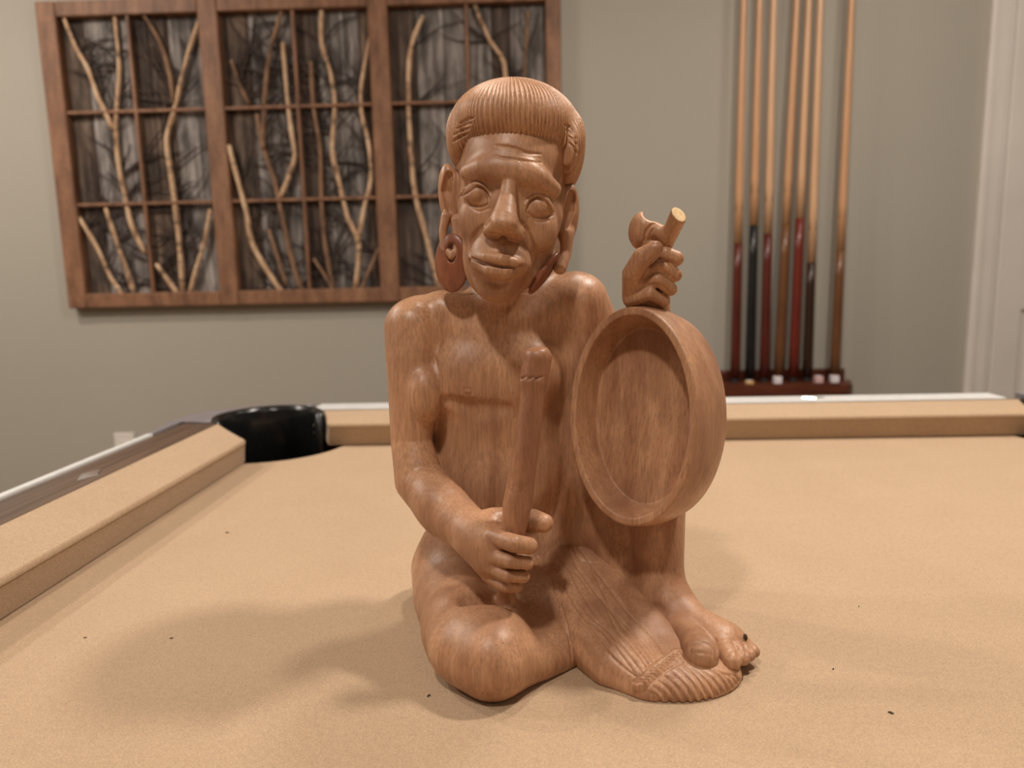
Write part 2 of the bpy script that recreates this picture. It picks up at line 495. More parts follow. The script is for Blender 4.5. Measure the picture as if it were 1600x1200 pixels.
for k in range(620):
    s = np.array(random.choice(starts)); a = random.uniform(0.2, 2.9); L = random.uniform(0.06, 0.24)
    pts = []
    p = np.array([s[0], WALL_Y - 0.018, s[2]])
    for i in range(6):
        pts.append(p.copy())
        a += random.uniform(-0.35, 0.35)
        p = p + np.array([math.cos(a), random.uniform(-0.05, 0.05), math.sin(a)]) * L / 5
    if any(q_[2] > zhi or q_[2] < zlo for q_ in pts): continue
    if not any(b[0] < pts[0][0] < b[1] and b[0] < pts[-1][0] < b[1] for b in bays): continue
    for q_ in pts: q_[1] = min(max(q_[1], WALL_Y - 0.026), WALL_Y - 0.0125)
    r0 = random.uniform(0.0016, 0.0042)
    v, f_ = tube_verts(pts, [r0 * (1 - 0.12 * i) for i in range(6)], 5)
    b0 = len(V)
    V += v; Fc += [tuple(i + b0 for i in ff) for ff in f_]
tag(link('twigs', pm(V, Fc), M['twig'], art), kind='stuff')

# ------------------------------------------------------------------ cue rack, cues, chalk
YC = WALL_Y - 0.055
rz = wp(1250, 590, 0.055)[2]
rk = tag(empty('cue_rack', (0, 0, 0)), 'dark mahogany wall shelf with rounded end holding the upright cues', 'cue rack')
xr1 = wp(1331, 600, 0.055)[0]; xr0 = xr1 - 0.80
def stadium(x0, x1, ya, yb, r_):
    P = [(x0, yb), (x0, ya + r_)]
    P += [(x0 + r_ - r_ * math.cos(a), ya + r_ - r_ * math.sin(a)) for a in np.linspace(0.1, math.pi / 2, 7)]
    P += [(x1 - r_ + r_ * math.sin(a), ya + r_ - r_ * math.cos(a)) for a in np.linspace(0.0, math.pi / 2, 8)]
    P += [(x1, yb)]
    return P
link('shelf', prism_mesh(stadium(xr0, xr1, WALL_Y - 0.110, WALL_Y - 0.001, 0.06), rz - 0.062, rz - 0.012, 0.014, 4), M['mahog'], rk)
link('back_rail', box_mesh(xr0 + 0.02, xr1 - 0.006, WALL_Y - 0.018, WALL_Y - 0.001, rz - 0.013, rz + 0.022, 0.005), M['mahog'], rk)
link('bracket', box_mesh(xr0 + 0.15, xr1 - 0.17, WALL_Y - 0.06, WALL_Y - 0.001, rz - 0.11, rz - 0.06, 0.004), M['black'], rk)
ch = tag(empty('cue_holder', (0, 0, 0)), 'dark mahogany bar holding the upper ends of the cues', 'cue holder')
link('bar', box_mesh(xr0, xr1 + 0.06, WALL_Y - 0.024, WALL_Y - 0.001, rz + 1.20, rz + 1.24, 0.004), M['mahog'], ch)
for tx_ in (1162, 1187, 1209, 1245, 1264, 1282, 1331):
    xx = wp(tx_ + 3, 0, 0.05)[0]
    link('clip', box_mesh(xx - 0.016, xx - 0.012, WALL_Y - 0.055, WALL_Y - 0.024, rz + 1.21, rz + 1.23, 0.001), M['mahog'], ch)
CUES = [  # top x (y = 0), bottom x, colour change row, butt, shaft, label
 (1162, 1149, 380, 'rosewood', 'maple2', 'pool cue with dark red butt, leftmost in the wall rack'),
 (1187, 1172, 352, 'cueblack', 'maple2', 'pool cue with solid black butt in the wall rack'),
 (1209, 1195, 365, 'rosewood', 'maple', 'pool cue with dark red butt between the black and brown cues'),
 (1245, 1217, 352, 'cuebrown', 'maple2', 'pool cue with medium brown butt behind the white chalk'),
 (1264, 1240, 341, 'cuered', 'maple', 'pool cue with bright red butt in the wall rack'),
 (1282, 1262, 410, 'cuedark', 'maple', 'pool cue with very dark brown butt beside the red one'),
 (1331, 1305, 392, 'cuebrown', 'maple2', 'pool cue with brown butt standing alone at the rack end'),
]
for tx, bx, row, bm_, sm_, lab in CUES:
    B = wp(bx, 583, 0.055); T = wp(tx, 0, 0.045); J = wp(bx + (tx - bx) * (583 - row) / 583.0, row, 0.05)
    B[2] = rz - 0.0115; 
    B[1] = WALL_Y - 0.052
    c_ = tag(empty('pool_cue', tuple(B)), lab, 'pool cue', 'pool cues in the wall rack')
    dv = Vector(T - B); dv.normalize()
    Lj = (Vector(J) - Vector(B)).length
    def rad(s): return 0.0155 - (0.0155 - 0.0074) * (s / 1.46)
    link('bumper', lathe_mesh([(0.009, 0.0), (0.0115, 0.002), (0.0125, 0.014)], 14, dv), M['rubber'], c_)
    pr = [(rad(s), s) for s in np.linspace(0.014, Lj, 6)]
    bt = link('butt', lathe_mesh(pr, 16, dv), M[bm_], c_, True)
    # spliced points run up into the shaft
    if bm_ in ('rosewood', 'cuebrown', 'cuedark', 'cueblack'):
        q = Vector((0, 0, 1)).rotation_difference(dv)
        for k in range(4):
            a0 = k * math.pi / 2 + 0.6
            vv = []
            for da, s in ((-0.55, Lj - 0.002), (0.55, Lj - 0.002), (0.0, Lj + 0.13)):
                r_ = rad(s) + 0.00025
                vv.append(tuple(q @ Vector((r_ * math.cos(a0 + da), r_ * math.sin(a0 + da), s))))
            rb = rad(Lj) * 0.6
            vv.append(tuple(q @ Vector((rb * math.cos(a0), rb * math.sin(a0), Lj + 0.02))))
            link('splice_point', pm(vv, [(0, 1, 2), (0, 3, 1), (1, 3, 2), (2, 3, 0)]), M[bm_], bt)
    link('shaft', lathe_mesh([(rad(s), s) for s in np.linspace(Lj, 1.445, 8)], 16, dv), M[sm_], c_, True)
    link('ferrule', lathe_mesh([(0.0063, 1.445), (0.0062, 1.46)], 14, dv), M['chalkwhite'], c_)
    link('tip', lathe_mesh([(0.0062, 1.46), (0.0058, 1.466), (0.003, 1.469)], 14, dv), M['cuebrown'], c_)
for px, py, mt, hh, lab in ((1215, 584, 'chalkwhite', 0.022, 'white chalk cube on the rack shelf before the brown cue'),
                            (1279, 585, 'chalkpink', 0.021, 'pale pink chalk cube on the rack shelf'),
                            (1304, 582, 'chalkwhite', 0.022, 'white chalk cube on the rack shelf at its rounded end'),
                            (1171, 589, 'chalktan', 0.010, 'low tan chalk piece on the rack shelf by the black cue')):
    yy = WALL_Y - 0.090
    p = atY(px, py, yy)
    ck = tag(empty('chalk_cube', (p[0], yy, rz - 0.012)), lab, 'chalk', 'chalk on the cue rack shelf')
    bm = bmesh.new(); bm.from_mesh(box_mesh(-0.0115, 0.0115, -0.0115, 0.0115, 0, hh, 0.002, 2))
    link('block', bm_mesh(bm), M[mt], ck)
    link('worn_top', lathe_mesh([(0.009, hh - 0.001), (0.0085, hh + 0.0006)], 16), M['chalkwhite' if mt != 'chalkwhite' else 'chalkpink'], ck)

# ------------------------------------------------------------------ pool table
tb = tag(empty('pool_table', (0.2, 0.2, FLOOR_Z)), 'pool table with tan cloth, black corner pocket and dark wood rails', 'pool table')
def tl(name, me, mat, smooth=False, parent=None):
    me.transform(Matrix.Translation((-0.2, -0.2, -FLOOR_Z)))
    return link(name, me, M[mat], parent or tb, smooth)
XL, YFar, XR, YN = -0.425, 1.102, 0.87, -1.15
PC = (-0.432, 1.125)
PR = (0.872, 1.125)
# cloth bed with the corner pockets cut out
def arc(cx, cy, r_, a0, a1, n=14):
    return [(cx + r_ * math.cos(a), cy + r_ * math.sin(a)) for a in np.linspace(math.radians(a0), math.radians(a1), n)]
RH = 0.128
bed = [(XL - 0.05, YN - 0.05), (XR + 0.05, YN - 0.05), (XR + 0.05, 1.135 - RH)]
bed += arc(PR[0], PR[1], RH, -76, -180, 14) + [(PR[0] - RH, YFar + 0.05)]
bed += [(PC[0] + RH, YFar + 0.05)] + arc(PC[0], PC[1], RH, -2, -98, 16) + [(XL - 0.05, PC[1] - RH)]
tl('bed_cloth', prism_mesh(bed, -0.028, 0.0, 0.006, 3), 'felt')
NZ, TZ, CW, OV = 0.0365, 0.0455, 0.076, 0.010
def cushion(a, b, mitre_a, mitre_b):
    """a, b: contact-line ends; inner normal on the right of a->b; mitre = how far the back runs past the nose end."""
    a, b = Vector(a), Vector(b)
    d_ = (b - a).normalized(); nn = Vector((d_.y, -d_.x, 0))
    # profile: (inward u, z, share of mitre)
    prof = [(0.0, 0.0012, 0.22), (OV - 0.0015, NZ - 0.005, 0.03)]
    prof += [(OV - 0.003 + 0.003 * math.cos(a_), NZ - 0.003 + 0.0045 * math.sin(a_), 0.02) for a_ in np.linspace(-0.3, 1.35, 8)]
    prof += [(-CW * 0.45, TZ - 0.002, 0.55), (-CW + OV, TZ, 1.0), (-CW + OV, 0.0008, 1.0)]
    V, Fc = [], []
    k = len(prof)
    N = 10
    for s_ in range(N + 1):
        f_ = s_ / N
        for u, z, ms in prof:
            pa = a - d_ * (mitre_a * ms) + nn * u; pb = b + d_ * (mitre_b * ms) + nn * u
            p = pa.lerp(pb, f_)
            V.append((p.x, p.y, z))
    for s_ in range(N):
        for i in range(k):
            j = (i + 1) % k
            Fc.append((s_ * k + i, (s_ + 1) * k + i, (s_ + 1) * k + j, s_ * k + j))
    Fc.append(tuple(range(k))); Fc.append(tuple(range(N * k, N * k + k))[::-1])
    me = pm(V, Fc); bm = bmesh.new(); bm.from_mesh(me)
    ed = [e for e in bm.edges if len(e.link_faces) == 2 and any(len(f.verts) > 4 for f in e.link_faces)]
    bmesh.ops.bevel(bm, geom=ed, offset=0.003, segments=2, affect='EDGES', profile=0.5)
    return bm_mesh(bm)
tl('cushion', cushion((XL, YN + 0.1, 0), (XL, 0.985, 0), 0.06, 0.085), 'felt')
tl('cushion', cushion((-0.325, YFar, 0), (0.765, YFar, 0), 0.030, 0.03), 'felt')
tl('cushion', cushion((XR, 0.985, 0), (XR, YN + 0.1, 0), 0.06, 0.06), 'felt')
tl('cushion', cushion((0.775, YN, 0), (-0.325, YN, 0), 0.06, 0.06), 'felt')
RXi, RXo, RYi, RYo = XL - CW + OV, -0.551, YFar + CW - OV, 1.225
RT = 0.0455
tl('rail', box_mesh(RXo, RXi, YN, 1.075, -0.03, RT, 0.002), 'rail')
tl('rail', box_mesh(-0.36, XR - 0.06, RYi, RYi + 0.008, -0.03, RT, 0.001), 'rail')
tl('rail', box_mesh(XR + CW - OV, XR + 0.155, YN, 1.06, -0.03, RT, 0.002), 'rail')
tl('rail', box_mesh(-0.40, XR - 0.02, YN - 0.18, YN - CW + OV, -0.03, RT, 0.002), 'rail')
tl('edge_trim_or_glare', box_mesh(RXo - 0.010, RXo, YN, 0.99, -0.05, RT + 0.003, 0.0015), 'silver')
tl('edge_trim_or_glare', box_mesh(-0.375, XR - 0.09, RYi + 0.008, RYo, -0.05, RT + 0.002, 0.0015), 'silver')  # far trim widened in silver across the rail top to stand in for glare
tl('edge_trim_or_glare', box_mesh(XR + 0.155, XR + 0.165, YN, 1.06, -0.05, RT + 0.003, 0.0015), 'silver')
# corner castings: rounded outer corner
def corner_poly():
    P = [(-0.384, 1.222), (-0.45, 1.219), (-0.485, 1.209), (-0.52, 1.19), (-0.547, 1.168), (-0.566, 1.141), (-0.574, 1.112), (-0.571, 1.06), (-0.562, 0.992),
         (-0.552, 0.992), (-0.552, 1.0765), (-0.502, 1.0765)]
    return P + [(PC[0] + 0.0885 * math.cos(a), PC[1] + 0.0885 * math.sin(a)) for a in np.linspace(math.radians(213), math.radians(60), 14)]
tl('corner_casting', prism_mesh(corner_poly(), -0.05, RT + 0.003, 0.002), 'casting')
tl('corner_casting', prism_mesh([(0.44 - x, y) for x, y in corner_poly()][::-1], -0.05, RT + 0.003, 0.002), 'casting')
def pocket(cx, cy, a0, a1):
    prof = [(0.071, -0.13), (0.073, 0.02), (0.074, 0.041), (0.077, 0.0475), (0.081, 0.0495), (0.086, 0.0475), (0.0878, 0.040), (0.087, -0.13)]
    n = 40; k = len(prof); V, Fc = [], []
    for i in range(n + 1):
        a = math.radians(a0 + (a1 - a0) * i / n)
        for r_, z in prof:
            V.append((cx + r_ * math.cos(a), cy + r_ * math.sin(a), z))
    for i in range(n):
        for j in range(k):
            Fc.append((i * k + j, i * k + (j + 1) % k, (i + 1) * k + (j + 1) % k, (i + 1) * k + j))
    Fc.append(tuple(range(k))); Fc.append(tuple(range(n * k, n * k + k)))
    me = pm(V, Fc); bm = bmesh.new(); bm.from_mesh(me)
    return bm_mesh(bm)
pk = tl('pocket_liner', pocket(PC[0], PC[1], 0, 224), 'black', True)
for az, zz in ((-8, 0.028), (-8, 0.016)):
    a = math.radians(az + 12)
    c_ = Vector((PC[0] + 0.0725 * math.cos(a), PC[1] + 0.0725 * math.sin(a), zz))
    me = lathe_mesh([(0.0022, -0.001), (0.0022, 0.0008), (0.001, 0.0014)], 12, Vector((-math.cos(a), -math.sin(a), 0)), c_)
    tl('rivet', me, 'chrome', parent=tb).parent = pk
tl('pocket_liner', pocket(PR[0], PR[1], -44, 180), 'black', True)
tl('pocket_floor', lathe_mesh([(0.13, -0.135), (0.13, -0.13)], 24, loc=(PC[0], PC[1], 0)), 'black')
tl('pocket_floor', lathe_mesh([(0.13, -0.135), (0.13, -0.13)], 24, loc=(PR[0], PR[1], 0)), 'black')
def sight(x, y, along, dz=0.0):
    rx, ry = (0.010, 0.024) if along == 'y' else (0.020, 0.0085)
    P = [(x + rx, y), (x, y + ry), (x - rx, y), (x, y - ry)]
    return prism_mesh(P, RT - 0.001 + dz, RT + 0.0016 + dz, 0.001, 1)
for y in (0.78, 0.46, 0.14):
    tl('diamond_sight', sight(-0.513, y, 'y'), 'chrome')
for x in (-0.085, 0.195, 0.475):
    tl('diamond_sight', sight(x + 0.0, 1.200, 'x', 0.002), 'chrome')
for bx in ((-0.572, -0.552, YN - 0.12, 1.06), (XR + 0.125, XR + 0.145, YN - 0.12, 1.06), (-0.38, XR - 0.06, 1.2145, 1.222), (-0.551, XR + 0.124, YN - 0.12, YN - 0.10)):
    tl('apron', box_mesh(*bx, -0.26, -0.031, 0.004), 'rail')
tl('slate', box_mesh(-0.30, XR - 0.14, YN - 0.05, 1.05, -0.26, -0.0285), 'black')
for x in (-0.45, XR + 0.0):
    for y in (YN + 0.05, 1.05):
        tl('leg', box_mesh(x - 0.08, x + 0.08, y - 0.08, y + 0.08, FLOOR_Z, -0.255, 0.008), 'rail')

# ------------------------------------------------------------------ carved statue (signed distance sculpting, millimetres)
def pt(px, py, Y):
    return atY(px, py, Y / 1000.0) * 1000.0
def mmpx(P):
    return float(np.dot(np.asarray(P) / 1000.0 - _C, _F)) / FPX * 1000.0
def rotm(yaw=0, pitch=0, roll=0):
    """roll: clockwise in the picture plane; yaw: about z; pitch: about x (degrees)."""
    r_, y_, p_ = math.radians(roll), math.radians(yaw), math.radians(pitch)
    Rr = np.array([[math.cos(r_), 0, math.sin(r_)], [0, 1, 0], [-math.sin(r_), 0, math.cos(r_)]])
    Rz = np.array([[math.cos(y_), -math.sin(y_), 0], [math.sin(y_), math.cos(y_), 0], [0, 0, 1]])
    Rx = np.array([[1, 0, 0], [0, math.cos(p_), -math.sin(p_)], [0, math.sin(p_), math.cos(p_)]])
    return Rz @ Rx @ Rr
f32 = np.float32
class Prim:
    def __init__(self, fn, lo, hi):
        self.fn, self.lo, self.hi = fn, np.asarray(lo, float), np.asarray(hi, float)
def ell(c, r, R_=None):
    c = np.asarray(c, float); r = np.asarray(r, float)
    Rm = np.eye(3) if R_ is None else R_
    ext = np.abs(Rm) @ r
    A = Rm.T
    def fn(x, y, z):
        x = x - f32(c[0]); y = y - f32(c[1]); z = z - f32(c[2])
        q = [(f32(A[i, 0]) * x + f32(A[i, 1]) * y + f32(A[i, 2]) * z) / f32(r[i]) for i in range(3)]
        k0 = np.sqrt(q[0] ** 2 + q[1] ** 2 + q[2] ** 2)
        k1 = np.sqrt((q[0] / f32(r[0])) ** 2 + (q[1] / f32(r[1])) ** 2 + (q[2] / f32(r[2])) ** 2)
        return k0 * (k0 - 1) / (k1 + f32(1e-6))
    return Prim(fn, c - ext, c + ext)
def cone(a, b, ra, rb):
    a = np.asarray(a, float); b = np.asarray(b, float)
    ba = b - a; L2 = max(float(ba @ ba), 1e-6)
    def fn(x, y, z):
        x = x - f32(a[0]); y = y - f32(a[1]); z = z - f32(a[2])
        t_ = np.clip((x * f32(ba[0]) + y * f32(ba[1]) + z * f32(ba[2])) / f32(L2), 0, 1)
        return np.sqrt((x - t_ * f32(ba[0])) ** 2 + (y - t_ * f32(ba[1])) ** 2 + (z - t_ * f32(ba[2])) ** 2) - (f32(ra) + t_ * f32(rb - ra))
    return Prim(fn, np.minimum(a - ra, b - rb), np.maximum(a + ra, b + rb))
def chain(P, rs):
    cs = [cone(P[i], P[i + 1], rs[i], rs[i + 1]) for i in range(len(P) - 1)]
    def fn(x, y, z):
        d_ = cs[0].fn(x, y, z)
        for c_ in cs[1:]:
            d_ = np.minimum(d_, c_.fn(x, y, z))
        return d_
    return Prim(fn, np.min([c_.lo for c_ in cs], 0), np.max([c_.hi for c_ in cs], 0))
def plane(n_, p, lo, hi):
    n_ = np.asarray(n_, float); n_ = n_ / np.linalg.norm(n_); o_ = float(n_ @ np.asarray(p, float))
    return Prim(lambda x, y, z: x * f32(n_[0]) + y * f32(n_[1]) + z * f32(n_[2]) - f32(o_), lo, hi)
def combo(prims, k, cuts=(), kc=1.0):
    """smooth union of prims with cuts taken away, as one shape."""
    def fn(x, y, z):
        d_ = prims[0].fn(x, y, z)
        for p_ in prims[1:]:
            d_ = smin(d_, p_.fn(x, y, z), k)
        for c_ in cuts:
            d_ = -smin(-d_, c_.fn(x, y, z), kc)
        return d_
    return Prim(fn, np.min([p_.lo for p_ in prims], 0), np.max([p_.hi for p_ in prims], 0))
def smin(a, b, k):
    if k <= 0: return np.minimum(a, b)
    h_ = np.maximum(f32(k) - np.abs(a - b), 0) / f32(k)
    return np.minimum(a, b) - h_ * h_ * f32(k * 0.25)
FAR = f32(30.0)
class Field:
    def __init__(self):
        self.ops = []
        self.queue = []
    def add(self, prim, k=0.0, mode='u'):
        self.ops.append((mode, prim, k)); return self
    def cut(self, prim, k=0.0):
        return self.add(prim, k, 's')
    def keep(self, prim, k=0.0):
        return self.add(prim, k, 'i')
    def _ap(self, mode, d_, b, k):
        if mode == 'u': return smin(d_, b, k)
        if mode == 's': return -smin(-d_, b, k)
        if mode == 'i': return -smin(-d_, -b, k)
        return d_ + b                                          # 'd': displacement
    def eval(self, P):
        P = np.asarray(P, f32)
        d_ = np.full(len(P), FAR, f32)
        for mode, pr, k in self.ops:
            m_ = k + 4.0
            s_ = np.all((P > pr.lo - m_) & (P < pr.hi + m_), 1) if mode != 'i' else np.ones(len(P), bool)
            if s_.any():
                q = P[s_]
                d_[s_] = self._ap(mode, d_[s_], pr.fn(q[:, 0], q[:, 1], q[:, 2]), k)
        return d_
    def hit(self, pix, y0=380.0):
        """surface points (mm) seen at the given pixels."""
        D = np.array([ray(*p) for p in pix]); D = D / D[:, 1:2]
        Cm = _C * 1000.0
        T = np.full(len(D), y0)
        act = np.arange(len(D))
        for _ in range(150):
            d_ = self.eval(Cm + D[act] * T[act, None])
            T[act] += np.clip(d_ * 0.7, -0.5, 2.4)
            act = act[(np.abs(d_) > 0.02) & (T[act] < 640)]
            if not len(act): break
        return Cm + D * T[:, None]
    def stroke(self, pix, rpx, depth=0.5, k=0.8, mode='s', dense=6):
        """groove (or ridge) drawn along the surface; depth is a share of the radius."""
        pp = np.array(smooth_poly(pix, dense)) if len(pix) > 2 else np.array([np.array(pix[0]) + (np.array(pix[1], float) - np.array(pix[0])) * u for u in np.linspace(0, 1, 6)])
        self.queue.append((pp, rpx, depth, k, mode))
        return self
    def flush(self):
        """cut all queued strokes into the surface as it stands."""
        H_ = self.hit(np.concatenate([q[0] for q in self.queue]))
        i0 = 0
        for pp, rpx, depth, k, mode in self.queue:
            self._stroke(pp, H_[i0:i0 + len(pp)], rpx, depth, k, mode)
            i0 += len(pp)
        self.queue = []
    def _stroke(self, pp, H, rpx, depth, k, mode):
        n_ = len(pp)
        r_ = []
        for i in range(n_):
            u = i / (n_ - 1)
            rp = rpx if np.isscalar(rpx) else np.interp(u, np.linspace(0, 1, len(rpx)), rpx)
            r_.append(rp * mmpx(H[i]))
        D = np.array([ray(*p) for p in pp]); D /= np.linalg.norm(D, axis=1)[:, None]
        off = np.array(r_) * (1 - 2 * depth) if mode == 's' else -np.array(r_) * (1 - 2 * depth)
        C_ = H - D * off[:, None]
        # drop jumps in depth
        segs, cur = [], [0]
        for i in range(1, n_):
            if np.linalg.norm(C_[i] - C_[i - 1]) > 9:
                segs.append(cur); cur = [i]
            else:
                cur.append(i)
        segs.append(cur)
        for s_ in segs:
            if len(s_) > 1:
                self.add(chain([C_[i] for i in s_], [r_[i] for i in s_]), k, mode)
        return self
    def grid(self, lo, hi, vox):
        lo = np.asarray(lo, float); n_ = np.ceil((np.asarray(hi, float) - lo) / vox).astype(int) + 1
        ax = [(lo[i] + np.arange(n_[i]) * vox).astype(f32) for i in range(3)]
        d_ = np.full(n_, FAR, f32)
        for mode, pr, k in self.ops:
            m_ = k + 4.0
            sl = []
            for i in range(3):
                if mode == 'i':
                    sl.append(slice(0, n_[i])); continue
                a_ = int(np.clip(np.floor((pr.lo[i] - m_ - lo[i]) / vox), 0, n_[i]))
                b_ = int(np.clip(np.ceil((pr.hi[i] + m_ - lo[i]) / vox) + 1, 0, n_[i]))
                sl.append(slice(a_, b_))
            if any(s_.stop <= s_.start for s_ in sl): continue
            sl = tuple(sl)
            b = pr.fn(ax[0][sl[0]][:, None, None], ax[1][sl[1]][None, :, None], ax[2][sl[2]][None, None, :])
            d_[sl] = self._ap(mode, d_[sl], b.astype(f32), k)
        return d_, lo, vox
def surface_nets(d_, lo, vox, iters=2):
    s = d_ < 0
    s[0] = s[-1] = False; s[:, 0] = s[:, -1] = False; s[:, :, 0] = s[:, :, -1] = False
    d_ = np.where(s, np.minimum(d_, -1e-4), np.maximum(d_, 1e-4))
    nx, ny, nz = s.shape
    cnt = np.zeros((nx - 1, ny - 1, nz - 1), np.uint8)
    for i in (0, 1):
        for j in (0, 1):
            for k in (0, 1):
                cnt += s[i:nx - 1 + i, j:ny - 1 + j, k:nz - 1 + k]
    I = np.nonzero((cnt > 0) & (cnt < 8))
    n_ = len(I[0])
    ids = np.full(cnt.shape, -1, np.int32)
    ids[I] = np.arange(n_)
    cv = {}
    for i in (0, 1):
        for j in (0, 1):
            for k in (0, 1):
                cv[i, j, k] = d_[I[0] + i, I[1] + j, I[2] + k]
    acc = np.zeros((n_, 3)); num = np.zeros(n_)
    cs = list(cv)
    for a in range(8):
        for b in range(a + 1, 8):
            A, B = np.array(cs[a]), np.array(cs[b])
            if np.abs(A - B).sum() != 1: continue
            va, vb = cv[cs[a]], cv[cs[b]]
            m_ = (va < 0) != (vb < 0)
            t_ = va[m_] / (va[m_] - vb[m_])
            acc[m_] += A + (B - A) * t_[:, None]
            num[m_] += 1
    V = (np.stack(I, 1) + acc / num[:, None]) * vox + lo
    Q = []
    for axis in range(3):
        a = [slice(None)] * 3; b = [slice(None)] * 3
        a[axis] = slice(0, -1); b[axis] = slice(1, None)
        sa, sb = s[tuple(a)], s[tuple(b)]
        E_ = np.stack(np.nonzero(sa != sb), 1)
        u, v = (axis + 1) % 3, (axis + 2) % 3
        ok = (E_[:, u] > 0) & (E_[:, v] > 0) & (E_[:, u] < s.shape[u] - 1) & (E_[:, v] < s.shape[v] - 1)
        E_ = E_[ok]
        flip = sb[tuple(E_.T)]
        q = []
        for du, dv in ((-1, -1), (0, -1), (0, 0), (-1, 0)):
            c_ = E_.copy(); c_[:, u] += du; c_[:, v] += dv
            q.append(ids[tuple(c_.T)])
        q = np.stack(q, 1)
        q[flip] = q[flip][:, ::-1]
        Q.append(q)
    Q = np.concatenate(Q)
    e0 = np.concatenate([Q[:, i] for i in range(4)]); e1 = np.concatenate([Q[:, (i + 1) % 4] for i in range(4)])
    deg = np.bincount(e0, minlength=n_) + np.bincount(e1, minlength=n_)
    for it in range(iters):
        W = np.stack([np.bincount(e0, V[e1, c_], n_) + np.bincount(e1, V[e0, c_], n_) for c_ in range(3)], 1) / np.maximum(deg, 1)[:, None]
        V = V + (W - V) * (0.55 if it % 2 == 0 else -0.45 if iters > 2 else 0.35)
    return V, Q
def np_mesh(V, Q):
    me = bpy.data.meshes.new('carving')
    me.vertices.add(len(V)); me.vertices.foreach_set('co', np.ascontiguousarray(V, f32).ravel())
    me.loops.add(Q.size); me.loops.foreach_set('vertex_index', np.ascontiguousarray(Q, np.int32).ravel())
    me.polygons.add(len(Q)); me.polygons.foreach_set('loop_start', np.arange(0, Q.size, 4, dtype=np.int32))
    me.update(calc_edges=True)
    me.validate()
    me.polygons.foreach_set('use_smooth', np.ones(len(me.polygons), bool))
    return me
def select(V, Q, mask):
    q = Q[mask]
    u, inv = np.unique(q, return_inverse=True)
    return V[u], inv.reshape(q.shape)
BASE = np.array([30.0, 490.0, 0.0])
statue = tag(empty('wooden_statue', tuple(BASE / 1000.0)), 'carved wooden statue of a seated man holding a drum and mallet', 'statue')
def carve(name, V, Q, mat, label=None):
    o = link(name, np_mesh((V - BASE) / 1000.0, Q), M[mat], statue)
    if label: o['label'] = label
    return o
VB, VH, VP = 0.9, 0.45, 0.58            # voxel sizes: body, head, parts

# shorthand: e = ellipsoid given by pixel centre, depth, pixel radii (x, z) and depth radius in mm
def E(px, py, Y, rx, rz_, ry, R_=None):
    c = pt(px, py, Y); s = mmpx(c)
    return ell(c, (rx * s, ry, rz_ * s), R_)
def K(*p):
    P = [pt(a, b, c) for a, b, c, r_ in p]
    return chain(P, [p[i][3] * mmpx(P[i]) for i in range(len(p))])

B = Field()
# torso and pelvis
B.add(E(770, 590, 533, 118, 120, 33))
B.add(E(775, 720, 533, 108, 120, 32), 14)
B.add(E(780, 850, 548, 118, 85, 42), 14)
B.add(K((660, 505, 535, 44), (770, 500, 537, 48), (890, 475, 540, 46)), 16)
B.add(K((792, 400, 540, 46), (792, 490, 542, 58)), 12)
B.add(E(722, 590, 514, 52, 48, 16), 12)
B.add(E(820, 585, 514, 52, 48, 16), 12)
B.add(E(775, 770, 512, 66, 60, 16), 12)
# viewer-left arm
B.add(K((890, 500, 543, 45), (905, 650, 543, 45), (895, 800, 545, 42)), 8)
B.add(K((647, 512, 526, 46), (647, 560, 520, 44), (647, 600, 516, 41), (643, 690, 510, 32), (655, 750, 500, 38), (700, 802, 476, 41), (745, 838, 452, 34)), 4)
B.add(E(664, 618, 505, 30, 46, 15, rotm(0, 0, 0)), 4)
B.add(E(690, 793, 480, 36, 48, 17, rotm(0, 0, -45)), 6)
B.add(K((690, 480, 528, 24), (745, 492, 522, 16), (785, 506, 519, 10)), 8)
B.add(K((880, 470, 530, 24), (840, 492, 523, 16), (805, 507, 519, 10)), 8)
# raised arm behind the drum
B.add(K((905, 473, 538, 46), (960, 590, 548, 38), (1010, 640, 546, 34), (1016, 510, 522, 32), (1012, 465, 515, 34)), 8)
# viewer-left leg, folded flat
B.add(K((705, 888, 548, 62), (708, 930, 515, 62), (728, 985, 462, 64)), 10)
B.add(K((728, 985, 462, 64), (768, 1026, 418, 62)), 9)
B.add(E(752, 1010, 432, 84, 60, 28), 9)
B.add(K((775, 1036, 419, 50), (835, 1032, 436, 34), (895, 1012, 460, 30)), 8)
B.add(E(835, 935, 498, 75, 55, 30), 10)
B.add(K((800, 975, 462, 34), (850, 990, 468, 30), (885, 985, 476, 30)), 12)
B.add(K((790, 935, 462, 16), (790, 900, 455, 14)), 4)
B.cut(E(752, 945, 450, 34, 20, 8, rotm(0, 0, 25)), 11)
# raised leg
B.add(K((860, 850, 552, 56), (940, 790, 545, 52), (1008, 700, 530, 48)), 10)
B.add(K((1008, 700, 530, 48), (1024, 800, 514, 46), (1028, 870, 504, 40), (1034, 925, 495, 35)), 8)
B.add(K((945, 800, 540, 50), (975, 870, 524, 44), (1000, 925, 510, 36)), 8)
# foot
B.add(K((1034, 925, 495, 36), (1052, 960, 486, 40), (1085, 985, 470, 38), (1122, 1008, 456, 40)), 8)
B.add(K((1050, 950, 488, 36), (1010, 965, 492, 30)), 8)
B.add(E(1128, 1012, 456, 42, 32, 16), 8)
B.add(K((1066, 985, 464, 24), (1084, 1006, 446, 25), (1096, 1021, 429, 27)), 3)
for a_, b_ in (((1124, 1004, 448, 18), (1143, 1032, 429, 15.5)), ((1141, 1002, 450, 14), (1160, 1028, 434, 12)),
               ((1151, 1001, 454, 13), (1170, 1023, 440, 10.5)), ((1156, 1000, 459, 12), (1178, 1018, 446, 9.5))):
    B.add(K(a_, b_), 1.3)
